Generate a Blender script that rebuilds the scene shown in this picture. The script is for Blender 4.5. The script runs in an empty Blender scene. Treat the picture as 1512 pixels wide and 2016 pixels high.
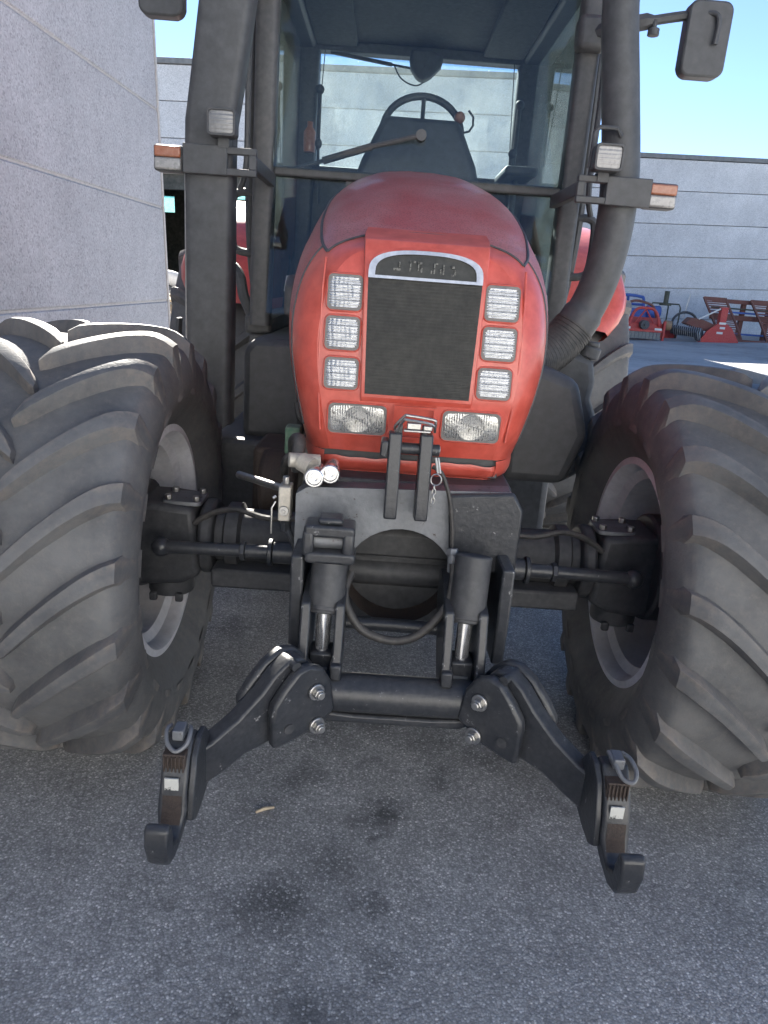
import bpy, math, random
from mathutils import Vector, Matrix, Euler
R = math.radians
S = bpy.context.scene
random.seed(7)
PI = math.pi

# ------------------------------------------------------------------ camera
cam_d = bpy.data.cameras.new('camera'); cam = bpy.data.objects.new('camera', cam_d)
S.collection.objects.link(cam); S.camera = cam
cam_d.sensor_fit = 'VERTICAL'; cam_d.sensor_height = 24.0; cam_d.lens = 24.0 * 1456 / 2016
cam_d.clip_start = 0.02; cam_d.clip_end = 3000
cam.location = (-0.092, 0.0, 1.52)
cam.rotation_euler = (Matrix.Rotation(R(-0.95), 3, 'Z') @ Matrix.Rotation(R(90 - 17.2), 3, 'X') @ Matrix.Rotation(R(4.3), 3, 'Z')).to_euler()

# ------------------------------------------------------------------ sky, sun, exposure
SUN_E, SUN_A = R(30.8), R(-14)          # elevation; azimuth from +Y towards +X
W = bpy.data.worlds.new('World'); S.world = W; W.use_nodes = True
nt = W.node_tree; nt.nodes.clear()
sky = nt.nodes.new('ShaderNodeTexSky'); sky.sky_type = 'NISHITA'; sky.sun_disc = False
sky.sun_elevation = SUN_E; sky.sun_rotation = SUN_A; sky.air_density = 0.58; sky.dust_density = 0.0; sky.ozone_density = 2.0
bg = nt.nodes.new('ShaderNodeBackground'); bg.inputs['Strength'].default_value = 0.058
wo = nt.nodes.new('ShaderNodeOutputWorld')
nt.links.new(sky.outputs[0], bg.inputs['Color']); nt.links.new(bg.outputs[0], wo.inputs['Surface'])
sd = Vector((math.sin(SUN_A) * math.cos(SUN_E), math.cos(SUN_A) * math.cos(SUN_E), math.sin(SUN_E)))
sun_d = bpy.data.lights.new('sun', 'SUN'); sun = bpy.data.objects.new('sun', sun_d); S.collection.objects.link(sun)
sun_d.energy = 5.0; sun_d.angle = R(0.55); sun_d.color = (1.0, 0.95, 0.86)
sun.rotation_euler = sd.to_track_quat('Z', 'Y').to_euler(); sun.location = sd * 30
S.view_settings.view_transform = 'Standard'; S.view_settings.look = 'None'
S.view_settings.exposure = 2.40; S.view_settings.gamma = 1.0; S.view_settings.use_curve_mapping = False
S.cycles.max_bounces = 10; S.cycles.transparent_max_bounces = 24
S.cycles.caustics_reflective = False; S.cycles.caustics_refractive = False

# ------------------------------------------------------------------ materials
def nodes_of(name):
    m = bpy.data.materials.new(name); m.use_nodes = True
    t = m.node_tree; return m, t, t.nodes, t.links, t.nodes['Principled BSDF']
def tex_co(t, kind='Object'):
    c = t.nodes.new('ShaderNodeTexCoord'); return c.outputs[kind]
def noise(t, co, scale, detail=4, rough=.6):
    n = t.nodes.new('ShaderNodeTexNoise'); n.inputs['Scale'].default_value = scale
    n.inputs['Detail'].default_value = detail; n.inputs['Roughness'].default_value = rough
    t.links.new(co, n.inputs['Vector']); return n.outputs['Fac']
def voro(t, co, scale, out='Distance', feature='F1'):
    n = t.nodes.new('ShaderNodeTexVoronoi'); n.feature = feature; n.inputs['Scale'].default_value = scale
    t.links.new(co, n.inputs['Vector']); return n.outputs[out]
def ramp(t, fac, stops):
    r = t.nodes.new('ShaderNodeValToRGB'); e = r.color_ramp.elements
    while len(e) < len(stops): e.new(.5)
    for k, (p, c) in enumerate(stops):
        e[k].position = p; e[k].color = (*c, 1) if hasattr(c, '__len__') else (c, c, c, 1)
    t.links.new(fac, r.inputs['Fac']); return r.outputs['Color']
def mix(t, fac, a, b, mode='MIX'):
    n = t.nodes.new('ShaderNodeMix'); n.data_type = 'RGBA'; n.blend_type = mode
    for v, s in ((fac, n.inputs[0]), (a, n.inputs[6]), (b, n.inputs[7])):
        if isinstance(v, (int, float)): s.default_value = v
        elif isinstance(v, tuple): s.default_value = (*v, 1)
        else: t.links.new(v, s)
    return n.outputs[2]
def mth(t, op, a, b=None, clamp=False):
    n = t.nodes.new('ShaderNodeMath'); n.operation = op; n.use_clamp = clamp
    for k, v in enumerate((a, b)):
        if v is None: continue
        if isinstance(v, (int, float)): n.inputs[k].default_value = v
        else: t.links.new(v, n.inputs[k])
    return n.outputs[0]
def bump(t, b, h, strength=.3, dist=.01):
    n = t.nodes.new('ShaderNodeBump'); n.inputs['Strength'].default_value = strength; n.inputs['Distance'].default_value = dist
    t.links.new(h, n.inputs['Height']); t.links.new(n.outputs[0], b.inputs['Normal'])

def worn(name, col, rough=.5, metal=0., dust=(.30, .27, .23), dust_amt=.25, scale=9., bumps=.15, coat=0., chips=None, chip_amt=.0, spec=.5):
    """Paint, plastic or metal with uneven dust, fine scratches and optional chips."""
    m, t, N, L, b = nodes_of(name); co = tex_co(t)
    n1 = noise(t, co, scale, 6, .65); n2 = noise(t, co, scale * 7, 3, .6)
    f = mth(t, 'MULTIPLY', ramp(t, mth(t, 'ADD', mth(t, 'MULTIPLY', n1, .7), mth(t, 'MULTIPLY', n2, .3)), [(.36, 0.), (.66, 1.)]), dust_amt)
    g = N.new('ShaderNodeNewGeometry'); sp = N.new('ShaderNodeSeparateXYZ'); L.new(g.outputs['Normal'], sp.inputs[0])
    up = mth(t, 'MULTIPLY', mth(t, 'MAXIMUM', sp.outputs['Z'], 0.), dust_amt * .7)
    f = mth(t, 'ADD', f, up, True)
    c = mix(t, f, col, dust)
    v = mix(t, 1.0, c, ramp(t, n2, [(.25, .80), (.75, 1.15)]), 'MULTIPLY')
    if chips:
        k = ramp(t, noise(t, co, scale * 4, 8, .7), [(.62 - chip_amt, 0.), (.66 - chip_amt, 1.)])
        v = mix(t, k, v, chips)
    L.new(v, b.inputs['Base Color'])
    b.inputs['Metallic'].default_value = metal; b.inputs['Specular IOR Level'].default_value = spec
    L.new(ramp(t, f, [(0., rough), (.8, min(.95, rough + .4))]), b.inputs['Roughness'])
    b.inputs['Coat Weight'].default_value = coat; b.inputs['Coat Roughness'].default_value = .15
    bump(t, b, n2, bumps, .004)
    return m

M = {}
M['red'] = worn('red_paint', (.60, .082, .054), .28, dust=(.52, .24, .20), dust_amt=.22, scale=3.5, bumps=.04, coat=.3)
M['red_far'] = worn('implement_red', (.50, .035, .030), .45, dust=(.42, .2, .16), dust_amt=.25, scale=3)
M['black'] = worn('black_paint', (0.034, 0.036, 0.041), .45, dust=(.15, .145, .14), dust_amt=.30, scale=7, bumps=.12)
M['black_gloss'] = worn('black_steel', (0.026, 0.029, 0.035), .28, dust=(.12, .115, .11), dust_amt=.22, scale=11, bumps=.25, chips=(.26, .26, .26), chip_amt=-.015)
M['plastic'] = worn('black_plastic', (.055, .057, .061), .5, dust=(.17, .175, .18), dust_amt=.22, scale=4, bumps=.08)
M['cab'] = worn('cab_grey_paint', (0.060, 0.063, 0.068), .45, dust=(.17, .16, .15), dust_amt=.30, scale=5)
M['lining'] = worn('cab_lining', (.075, .075, .072), .9, dust=(.14, .135, .125), dust_amt=.3, scale=6)
M['seat'] = worn('seat_cloth', (.07, .085, .11), .9, dust=(.2, .19, .18), dust_amt=.3)
M['steel'] = worn('bare_steel', (.55, .54, .52), .32, 1., dust=(.22, .20, .18), dust_amt=.25, scale=14)
M['worn_steel'] = worn('worn_casting', (.22, .235, .255), .36, .45, dust=(.17, .16, .155), dust_amt=.45, scale=8, bumps=.2, chips=(.07, .055, .045), chip_amt=.0)
M['chrome'] = worn('chrome_rod', (.85, .85, .85), .16, .85, dust_amt=.05, bumps=.0)
M['alu'] = worn('valve_aluminium', (.62, .58, .50), .5, .3, dust=(.4, .34, .26), dust_amt=.4, scale=20)
M['rim'] = worn('rim_silver', (.80, .80, .85), .42, .0, dust=(.30, .27, .24), dust_amt=.4, scale=6)
M['rust'] = worn('rusty_steel', (.050, .041, .038), .6, .3, dust=(.11, .078, .06), dust_amt=.5, scale=22, bumps=.4)
M['white'] = worn('worn_white_label', (.62, .62, .58), .6, chips=(.05, .05, .05), chip_amt=.06, scale=5)
M['grille'] = worn('grille_mesh', (.030, .031, .030), .7, dust=(.13, .125, .11), dust_amt=.35, scale=7)
M['badge'] = worn('badge_black', (.028, .029, .028), .5, dust=(.12, .12, .10), dust_amt=.3, scale=9)
M['silver'] = worn('badge_silver', (.66, .68, .72), .28, .55, dust_amt=.12)
M['letter'] = worn('worn_letter', (.16, .165, .155), .5, .3, chips=(.05, .05, .045), chip_amt=.12, scale=40)
M['orange'] = worn('amber_lens', (.34, .09, .03), .3, dust_amt=.35, coat=.5)
M['clear'] = worn('clear_lens', (.30, .30, .30), .2, dust_amt=.3, coat=.6)
M['lens'] = worn('lamp_glass', (.62, .635, .66), .15, .80, dust=(.60, .57, .50), dust_amt=.25, scale=9, bumps=.1, coat=.7)
M['head_lens'] = worn('headlamp_glass', (.50, .50, .49), .17, .75, dust=(.50, .47, .40), dust_amt=.4, scale=22, bumps=.25, coat=.8, chips=(.12, .11, .10), chip_amt=.02)
M['lamp_dim'] = worn('dull_lamp_glass', (.20, .205, .21), .25, .3, dust_amt=.3, coat=.3)
M['trim'] = worn('lamp_trim', (.17, .16, .155), .5, dust_amt=.3)
M['hose'] = worn('rubber_hose', (.022, .022, .024), .5, dust_amt=.18)
M['green'] = worn('green_unit', (.05, .17, .10), .5, dust_amt=.4)
M['blue'] = worn('implement_blue', (.02, .10, .42), .45, dust_amt=.25, scale=3)
M['brown'] = worn('rusty_brown_frame', (.17, .055, .042), .7, dust=(.22, .15, .12), dust_amt=.4, scale=4)
M['ochre'] = worn('ochre_drum', (.30, .17, .08), .7, dust_amt=.3, scale=3)
M['flap'] = worn('grey_rubber_flap', (.20, .205, .20), .8, dust_amt=.3, scale=3)
M['dark_green'] = worn('dark_green_frame', (.035, .045, .025), .6, dust_amt=.25, scale=3)
M['wood'] = worn('pale_timber', (.55, .44, .30), .8, dust=(.6, .52, .4), dust_amt=.4, scale=4)
M['white_paint'] = worn('white_paint', (.75, .74, .70), .5, dust_amt=.2, scale=3)
M['roof_trim'] = worn('roof_capping', (.16, .165, .17), .6, dust_amt=.3, scale=1)
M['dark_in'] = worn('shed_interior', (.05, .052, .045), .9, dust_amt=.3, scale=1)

def red_screen():
    m, t, N, L, b = nodes_of('perforated_red_screen'); co = tex_co(t)
    n = noise(t, co, 5, 5); d = voro(t, co, 190)
    c = mix(t, ramp(t, n, [(.35, 0.), (.7, .55)]), (.42, .10, .095), (.52, .30, .29))
    c = mix(t, ramp(t, d, [(.28, .45), (.40, 0.)]), c, (.04, .012, .012))
    L.new(c, b.inputs['Base Color']); b.inputs['Roughness'].default_value = .42
    b.inputs['Coat Weight'].default_value = .12
    bump(t, b, d, .25, .002); return m
M['screen'] = red_screen()

def rubber():
    m, t, N, L, b = nodes_of('dusty_rubber'); co = tex_co(t)
    n = noise(t, co, 4.5, 6, .68); n2 = noise(t, co, 38, 5, .7); n3 = noise(t, co, 160, 3)
    c = mix(t, ramp(t, n, [(.34, 0.), (.68, .85)]), (.072, .077, .084), (.165, .168, .170))
    c = mix(t, ramp(t, n2, [(.55, 0.), (.75, .3)]), c, (.21, .20, .19))
    at = N.new('ShaderNodeAttribute'); at.attribute_name = 'mud'
    k = mth(t, 'MULTIPLY', at.outputs['Fac'], ramp(t, n2, [(.30, 0.), (.60, 1.)]))
    c = mix(t, mth(t, 'MULTIPLY', k, .55), c, (.24, .20, .17))
    L.new(c, b.inputs['Base Color']); b.inputs['Roughness'].default_value = .62
    b.inputs['Specular IOR Level'].default_value = .45
    bump(t, b, mth(t, 'ADD', mth(t, 'MULTIPLY', n2, .7), mth(t, 'MULTIPLY', n3, .3)), .35, .006)
    return m
M['rubber'] = rubber()

def glass(name, dust=.12, tint=(.82, .90, .89), spots=1.0):
    m = bpy.data.materials.new(name); m.use_nodes = True; t = m.node_tree; N, L = t.nodes, t.links
    N.clear(); out = N.new('ShaderNodeOutputMaterial'); co = tex_co(t)
    tr = N.new('ShaderNodeBsdfTransparent'); tr.inputs[0].default_value = (*tint, 1)
    gl = N.new('ShaderNodeBsdfGlossy'); gl.inputs['Roughness'].default_value = .03
    fr = N.new('ShaderNodeFresnel'); fr.inputs['IOR'].default_value = 1.45
    m1 = N.new('ShaderNodeMixShader'); L.new(fr.outputs[0], m1.inputs[0]); L.new(tr.outputs[0], m1.inputs[1]); L.new(gl.outputs[0], m1.inputs[2])
    tl = N.new('ShaderNodeBsdfTranslucent'); tl.inputs[0].default_value = (.55, .58, .56, 1)
    df = N.new('ShaderNodeBsdfDiffuse'); df.inputs[0].default_value = (.24, .25, .25, 1)
    m0 = N.new('ShaderNodeMixShader'); m0.inputs[0].default_value = .4; L.new(tl.outputs[0], m0.inputs[1]); L.new(df.outputs[0], m0.inputs[2])
    n = noise(t, co, 5, 7, .7); n2 = voro(t, co, 34); n3 = noise(t, co, 60, 5, .75)
    a = mth(t, 'MULTIPLY', ramp(t, n, [(.3, .25), (.75, 1.6)]), dust)
    sp = mth(t, 'MULTIPLY', mth(t, 'MULTIPLY', ramp(t, n2, [(.05, 1.), (.13, 0.)]), ramp(t, n3, [(.5, 0.), (.62, 1.)])), .55 * spots)
    f = mth(t, 'ADD', a, sp, True)
    m2 = N.new('ShaderNodeMixShader'); L.new(f, m2.inputs[0]); L.new(m1.outputs[0], m2.inputs[1]); L.new(m0.outputs[0], m2.inputs[2])
    L.new(m2.outputs[0], out.inputs['Surface']); return m
M['glass'] = glass('windscreen_glass', .016, (.88, .92, .92), spots=.5)
M['rear_glass'] = glass('rear_window_glass', .10, (.84, .90, .92), 2.2)
M['side_glass'] = glass('dusty_side_glass', .22, (.70, .80, .78), 2.0)
M['green_glass'] = glass('green_pane', .35, (.45, .75, .68))

def concrete(name, base, seed):
    m, t, N, L, b = nodes_of(name); co = tex_co(t)
    big = noise(t, co, .7 + seed, 6, .6); v = voro(t, co, 60, 'Color'); g = noise(t, co, 95, 4, .7); md = noise(t, co, 9, 5, .7)
    c = mix(t, ramp(t, big, [(.3, 0.), (.72, 1.)]), tuple(x * .84 for x in base), tuple(min(1, x * 1.10) for x in base))
    sp = N.new('ShaderNodeSeparateColor'); L.new(v, sp.inputs[0])
    c = mix(t, 1., c, ramp(t, sp.outputs[0], [(0., .70), (.25, .93), (.75, 1.03), (1., 1.16)]), 'MULTIPLY')
    c = mix(t, 1., c, ramp(t, md, [(.25, .90), (.75, 1.08)]), 'MULTIPLY')
    L.new(c, b.inputs['Base Color']); b.inputs['Roughness'].default_value = .9
    bump(t, b, mth(t, 'ADD', mth(t, 'MULTIPLY', g, .6), sp.outputs[1]), .35, .006); return m
M['concrete'] = concrete('panel_concrete', (.43, .42, .43), 0.)
M['concrete_far'] = concrete('far_panel_concrete', (.64, .62, .61), .13)
M['concrete_bounce'] = concrete('bounce_wall_concrete', (.62, .62, .62), .2)  # pale tone for the added bounce wall behind the camera
M['joint'] = worn('joint_sealant', (.50, .47, .44), .9, dust_amt=.2, scale=3)

def asphalt():
    m, t, N, L, b = nodes_of('asphalt'); co = tex_co(t)
    v = voro(t, co, 175, 'Color'); vd = voro(t, co, 175); g = noise(t, co, 420, 3, .6); big = noise(t, co, .9, 6, .65); md = noise(t, co, 7, 5, .7)
    sp = N.new('ShaderNodeSeparateColor'); L.new(v, sp.inputs[0])
    c = ramp(t, sp.outputs[0], [(0., (.31, .305, .297)), (.45, (.41, .404, .395)), (.78, (.50, .494, .484)), (.92, (.63, .62, .605)), (1., (.84, .82, .79))])
    c = mix(t, ramp(t, vd, [(.36, 0.), (.72, .6)]), c, (.22, .219, .216))
    c = mix(t, 1., c, ramp(t, big, [(.3, .74), (.7, 1.2)]), 'MULTIPLY')
    c = mix(t, 1., c, ramp(t, md, [(.25, .78), (.75, 1.18)]), 'MULTIPLY')
    fine = noise(t, co, 60, 4, .7); c = mix(t, 1., c, ramp(t, fine, [(.3, .80), (.7, 1.18)]), 'MULTIPLY')
    # oil stains, each at its own place on the ground
    warp = N.new('ShaderNodeTexNoise'); warp.inputs['Scale'].default_value = 9.; warp.inputs['Detail'].default_value = 5; L.new(co, warp.inputs['Vector'])
    wv = N.new('ShaderNodeVectorMath'); wv.operation = 'MULTIPLY_ADD'; L.new(warp.outputs['Color'], wv.inputs[0]); wv.inputs[1].default_value = (.20, .20, 0); L.new(co, wv.inputs[2])
    tot = None
    for x, y, r, s in STAINS:
        r *= 1.25; s *= .78
        dn = N.new('ShaderNodeVectorMath'); dn.operation = 'DISTANCE'; L.new(wv.outputs[0], dn.inputs[0]); dn.inputs[1].default_value = (x + .10, y + .10, 0)
        k = mth(t, 'MULTIPLY', ramp(t, mth(t, 'DIVIDE', dn.outputs['Value'], r), [(.25, 1.), (1.15, 0.)]), s)
        tot = k if tot is None else mth(t, 'MAXIMUM', tot, k)
    gr = mth(t, 'MULTIPLY', tot, ramp(t, sp.outputs[0], [(.80, 1.), (.97, .35)]))
    c = mix(t, mth(t, 'MULTIPLY', gr, .9), c, (.045, .046, .047))
    L.new(c, b.inputs['Base Color']); L.new(ramp(t, tot, [(0., .85), (1., .5)]), b.inputs['Roughness'])
    b.inputs['Specular IOR Level'].default_value = .35
    h = mth(t, 'ADD', mth(t, 'MULTIPLY', mth(t, 'SUBTRACT', 1., vd), 1.), mth(t, 'MULTIPLY', g, .35))
    bump(t, b, mth(t, 'ADD', h, mth(t, 'MULTIPLY', sp.outputs[1], .5)), .35, .004); return m
STAINS = [(-.002, 1.846, .085, 1.), (-.247, 2.0, .08, .6), (-.039, 2.1, .045, .5), (.136, 2.233, .11, .5), (.178, 2.043, .055, .5), (.006, 1.751, .028, .7),
          (-.261, 1.478, .125, .85), (-.019, 1.513, .045, .7), (-.162, 1.213, .085, .8), (-.686, 3.006, .10, .6), (.003, 1.33, .05, .6), (-.542, 1.481, .03, .5),
          (-.206, 2.287, .13, .5), (.36, 2.17, .08, .6), (.552, 1.932, .035, .5), (-.026, 2.34, .11, .5), (-.327, 1.209, .04, .5), (-.153, 1.641, .10, .5)]
M['asphalt'] = asphalt()
def yard_mat():
    m, t, N, L, b = nodes_of('yard_concrete'); co = tex_co(t)
    n = noise(t, co, .35, 7, .7); n2 = noise(t, co, 6, 5, .7)
    c = ramp(t, mth(t, 'ADD', mth(t, 'MULTIPLY', n, .7), mth(t, 'MULTIPLY', n2, .3)), [(.34, (.20, .198, .195)), (.50, (.36, .357, .35)), (.66, (.45, .445, .435))])
    L.new(c, b.inputs['Base Color']); b.inputs['Roughness'].default_value = .9; bump(t, b, n2, .2, .01); return m
M['yard'] = yard_mat()

# ------------------------------------------------------------------ mesh helpers
class MB:
    def __init__(s): s.v = []; s.f = []; s.mud = None
    def add(s, vs, fs):
        o = len(s.v); s.v += [Vector(p) for p in vs]; s.f += [tuple(i + o for i in f) for f in fs]; return s
    def merge(s, o): return s.add(o.v, o.f)
    def box(s, x0, x1, y0, y1, z0, z1):
        return s.add([(x, y, z) for z in (z0, z1) for y in (y0, y1) for x in (x0, x1)],
                     [(0, 2, 3, 1), (4, 5, 7, 6), (0, 1, 5, 4), (2, 6, 7, 3), (0, 4, 6, 2), (1, 3, 7, 5)])
    def prism(s, poly, axis, d0, d1):
        """poly: 2-D outline; axis 'x': (y,z) outline, 'y': (x,z), 'z': (x,y)."""
        def P(a, b, d): return (d, a, b) if axis == 'x' else (a, d, b) if axis == 'y' else (a, b, d)
        n = len(poly)
        return s.add([P(a, b, d0) for a, b in poly] + [P(a, b, d1) for a, b in poly],
                     [tuple(range(n)), tuple(range(2 * n - 1, n - 1, -1))] + [(i, i + n, (i + 1) % n + n, (i + 1) % n) for i in range(n)])
    def ring(s, outer, inner, axis, d0, d1):
        """flat frame between two outlines of equal count."""
        def P(a, b, d): return (d, a, b) if axis == 'x' else (a, d, b) if axis == 'y' else (a, b, d)
        n = len(outer); vs = [P(a, b, d) for d in (d0, d1) for pl in (outer, inner) for a, b in pl]; fs = []
        for i in range(n):
            j = (i + 1) % n
            fs += [(i, j, n + j, n + i), (2 * n + i, 3 * n + i, 3 * n + j, 2 * n + j), (i, 2 * n + i, 2 * n + j, j), (n + i, n + j, 3 * n + j, 3 * n + i)]
        return s.add(vs, fs)
    def sweep(s, path, prof, up=(0, 0, 1), closed=False, caps=True):
        """prof: outline or function of index -> outline (side, up)."""
        P = [Vector(p) for p in path]; n = len(P); vs = []; side = None
        for i, p in enumerate(P):
            a = P[i - 1] if (i or closed) else P[i]; b = P[(i + 1) % n] if (i < n - 1 or closed) else P[i]
            d = (b - a).normalized()
            if side is None:
                u = Vector(up); side = d.cross(u)
                if side.length < 1e-4: side = d.cross(Vector((1, 0, 0)))
            side = (side - d * side.dot(d)).normalized(); u = side.cross(d)
            pr = prof(i) if callable(prof) else prof
            vs += [p + side * q[0] + u * q[1] for q in pr]
        k = len(prof(0) if callable(prof) else prof); fs = []
        for i in range(n if closed else n - 1):
            for j in range(k):
                a, b = i * k, ((i + 1) % n) * k; jj = (j + 1) % k
                fs.append((a + j, a + jj, b + jj, b + j))
        if caps and not closed: fs += [tuple(range(k - 1, -1, -1)), tuple(range((n - 1) * k, n * k))]
        return s.add(vs, fs)
    def tube(s, path, r, seg=10, closed=False, up=(0, 0, 1)):
        def pr(i):
            q = r[i] if isinstance(r, (list, tuple)) else r
            return [(q * math.cos(2 * PI * k / seg), q * math.sin(2 * PI * k / seg)) for k in range(seg)]
        return s.sweep(path, pr, up, closed)
    def cyl(s, a, b, r, seg=20, r2=None):
        return s.tube([a, b], [r, r if r2 is None else r2], seg)
    def lathe(s, prof, c, axis='x', seg=48, a0=0, a1=2 * PI):
        """prof: (along axis, radius) points around centre c."""
        full = abs(a1 - a0 - 2 * PI) < 1e-6; n = seg if full else seg + 1; k = len(prof); vs = []; fs = []
        for i in range(n):
            t = a0 + (a1 - a0) * i / seg; cs, sn = math.cos(t), math.sin(t)
            for h, r in prof:
                vs.append((c[0] + h, c[1] + r * sn, c[2] + r * cs) if axis == 'x' else (c[0] + r * cs, c[1] + h, c[2] + r * sn) if axis == 'y' else (c[0] + r * cs, c[1] + r * sn, c[2] + h))
        for i in range(seg):
            for j in range(k - 1):
                a, b = i * k + j, ((i + 1) % n) * k + j; fs.append((a, a + 1, b + 1, b))
        return s.add(vs, fs)
    def ball(s, c, r, seg=14, rings=8, sc=(1, 1, 1)):
        vs = [(c[0] + sc[0] * r * math.sin(PI * i / rings) * math.cos(2 * PI * j / seg), c[1] + sc[1] * r * math.sin(PI * i / rings) * math.sin(2 * PI * j / seg), c[2] + sc[2] * r * math.cos(PI * i / rings)) for i in range(rings + 1) for j in range(seg)]
        return s.add(vs, [(i * seg + j, i * seg + (j + 1) % seg, (i + 1) * seg + (j + 1) % seg, (i + 1) * seg + j) for i in range(rings) for j in range(seg)])
    def grid(s, rows):
        n = len(rows[0]); return s.add([p for r in rows for p in r], [(i * n + j, i * n + j + 1, (i + 1) * n + j + 1, (i + 1) * n + j) for i in range(len(rows) - 1) for j in range(n - 1)])
    def xf(s, m): s.v = [m @ p for p in s.v]; return s
    def mirror(s): s.v = [Vector((-p.x, p.y, p.z)) for p in s.v]; s.f = [tuple(reversed(f)) for f in s.f]; return s

WL = {}
def link(o, parent, loc):
    S.collection.objects.link(o); loc = Vector(loc)
    if parent: o.parent = parent; o.location = loc - WL[parent.name]
    else: o.location = loc
    WL[o.name] = loc
def tag(o, label=None, cat=None, group=None, kind=None):
    for k, v in (('label', label), ('category', cat), ('group', group), ('kind', kind)):
        if v: o[k] = v
    return o
def empty(name, loc, parent=None, **kw):
    o = bpy.data.objects.new(name, None); o.empty_display_size = .1; link(o, parent, loc); return tag(o, **kw)
def obj(name, mb, mat, parent=None, bevel=0., smooth=40, seg=2, **kw):
    lo = Vector((min(p[k] for p in mb.v) for k in range(3))); hi = Vector((max(p[k] for p in mb.v) for k in range(3)))
    c = (lo + hi) / 2; c.z = lo.z if not parent else c.z
    me = bpy.data.meshes.new(name); me.from_pydata([tuple(p - c) for p in mb.v], [], mb.f); me.validate(); me.update()
    import bmesh
    b = bmesh.new(); b.from_mesh(me); bmesh.ops.recalc_face_normals(b, faces=b.faces[:]); b.to_mesh(me); b.free()
    me.materials.append(M[mat] if isinstance(mat, str) else mat)
    if mb.mud:
        a = me.attributes.new('mud', 'FLOAT', 'POINT'); a.data.foreach_set('value', mb.mud)
    if smooth: me.shade_smooth(); me.set_sharp_from_angle(angle=R(smooth))
    o = bpy.data.objects.new(name, me); link(o, parent, c)
    if bevel:
        m = o.modifiers.new('bevel', 'BEVEL'); m.width = bevel; m.segments = seg; m.limit_method = 'ANGLE'; m.angle_limit = R(35)
    return tag(o, **kw)
def inst(o, parent, offset, rot=None):
    """copy of a part (or thing) and its children, moved by offset."""
    c = o.copy(); S.collection.objects.link(c); c.parent = parent
    w = WL[o.name] + Vector(offset); WL[c.name] = w; c.location = w - (WL[parent.name] if parent else Vector())
    if rot: c.rotation_euler = rot
    for ch in list(o.children):
        d = ch.copy(); S.collection.objects.link(d); d.parent = c; WL[d.name] = WL[ch.name] + Vector(offset)
        for g in list(ch.children):
            e = g.copy(); S.collection.objects.link(e); e.parent = d; WL[e.name] = WL[g.name] + Vector(offset)
    return c
def rrect(w, h, r, n=4, cx=0, cy=0):
    out = []
    for k, (sx, sy) in enumerate(((1, 1), (-1, 1), (-1, -1), (1, -1))):
        for i in range(n + 1):
            a = PI / 2 * (k + i / n); out.append((cx + sx * (w / 2 - r) + r * math.cos(a), cy + sy * (h / 2 - r) + r * math.sin(a)))
    return out
def spline(pts, n=8, closed=False):
    P = [Vector(p) for p in pts]; m = len(P); out = []
    for i in range(m if closed else m - 1):
        if closed: a, b, c, d = P[i - 1], P[i], P[(i + 1) % m], P[(i + 2) % m]
        else: a, b, c, d = P[max(i - 1, 0)], P[i], P[i + 1], P[min(i + 2, m - 1)]
        for k in range(n):
            t = k / n; out.append(.5 * ((2 * b) + (c - a) * t + (2 * a - 5 * b + 4 * c - d) * t * t + (3 * b - a - 3 * c + d) * t ** 3))
    if not closed: out.append(P[-1])
    return out
def lerp_tab(tab, x):
    if x <= tab[0][0]: return tab[0][1]
    for (a, u), (b, v) in zip(tab, tab[1:]):
        if x <= b: t = (x - a) / (b - a); return u + (v - u) * t
    return tab[-1][1]

# ------------------------------------------------------------------ the ground
g = MB().add([(-400, -60, 0), (400, -60, 0), (400, 900, 0), (-400, 900, 0)], [(0, 1, 2, 3)])
go = obj('ground', g, 'asphalt', smooth=0, kind='structure', label='grey asphalt yard with dark oil stains')
go.data.transform(Matrix.Translation(go.location)); go.location = (0, 0, 0)
def yard_z(x, y): return max(.006, min(1., max(0., (y - 11) / 19)) * (.045 * (x - 9.5) + .085)) if x > 7.6 else .006
xs = [-60, -20, -8, -3, 0, 3, 6, 7.6, 8.2, 9, 10, 11, 12, 13, 14, 15, 16, 17, 18, 22, 30]; ys = [11 + 1.2 * k for k in range(26)]
obj('concrete_yard', MB().grid([[(x, y, yard_z(x, y)) for x in xs] for y in ys]), 'yard', kind='structure', label='pale worn concrete yard in front of the far sheds')

# ------------------------------------------------------------------ buildings
def panel_wall(parent, mat, mtx, u0, u1, rows, depth, cuts=(), joint=.02):
    """rows: list of z heights; precast panels with recessed joints, as parts of the building."""
    for z0, z1 in zip(rows, rows[1:]):
        us = [u0] + [c for c in cuts if u0 < c < u1] + [u1]
        for a, b in zip(us, us[1:]):
            j = joint / 2
            obj('panel', MB().box(a + j, b - j, 0, depth, z0 + j, z1 - j).xf(mtx), mat, parent, bevel=.012, seg=1)
TILT = Matrix.Rotation(R(-2.4), 4, 'Y')
# near wall on the left, running away from the camera
lb = empty('warehouse', (-3.4, 5, 0), label='long grey precast concrete warehouse wall at the left edge', cat='building')
mt = Matrix.Translation((-3.4, 0, 0)) @ Matrix.Rotation(R(-.9), 4, 'Z') @ Matrix.Rotation(R(-2.4), 4, 'Y')
lrows = [-.3, 1.045, 2.29, 3.52, 4.75, 5.7]
for z0, z1 in zip(lrows, lrows[1:]):
    for y0, y1 in ((-9, -1), (-1, 11.15)):
        obj('panel', MB().box(-.2, 0, y0 + .008, y1 - .008, z0 + .011, z1 - .011).xf(mt), 'concrete', lb, bevel=.014, seg=1)
for z in lrows[1:-1]:
    obj('joint_strip', MB().box(-.2, -.012, -8.99, 11.13, z - .0105, z + .0105).xf(mt), 'joint', lb)
obj('end_wall', MB().box(-9, -.21, 10.95, 11.145, -.3, 5.69).xf(mt), 'concrete', lb)
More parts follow.
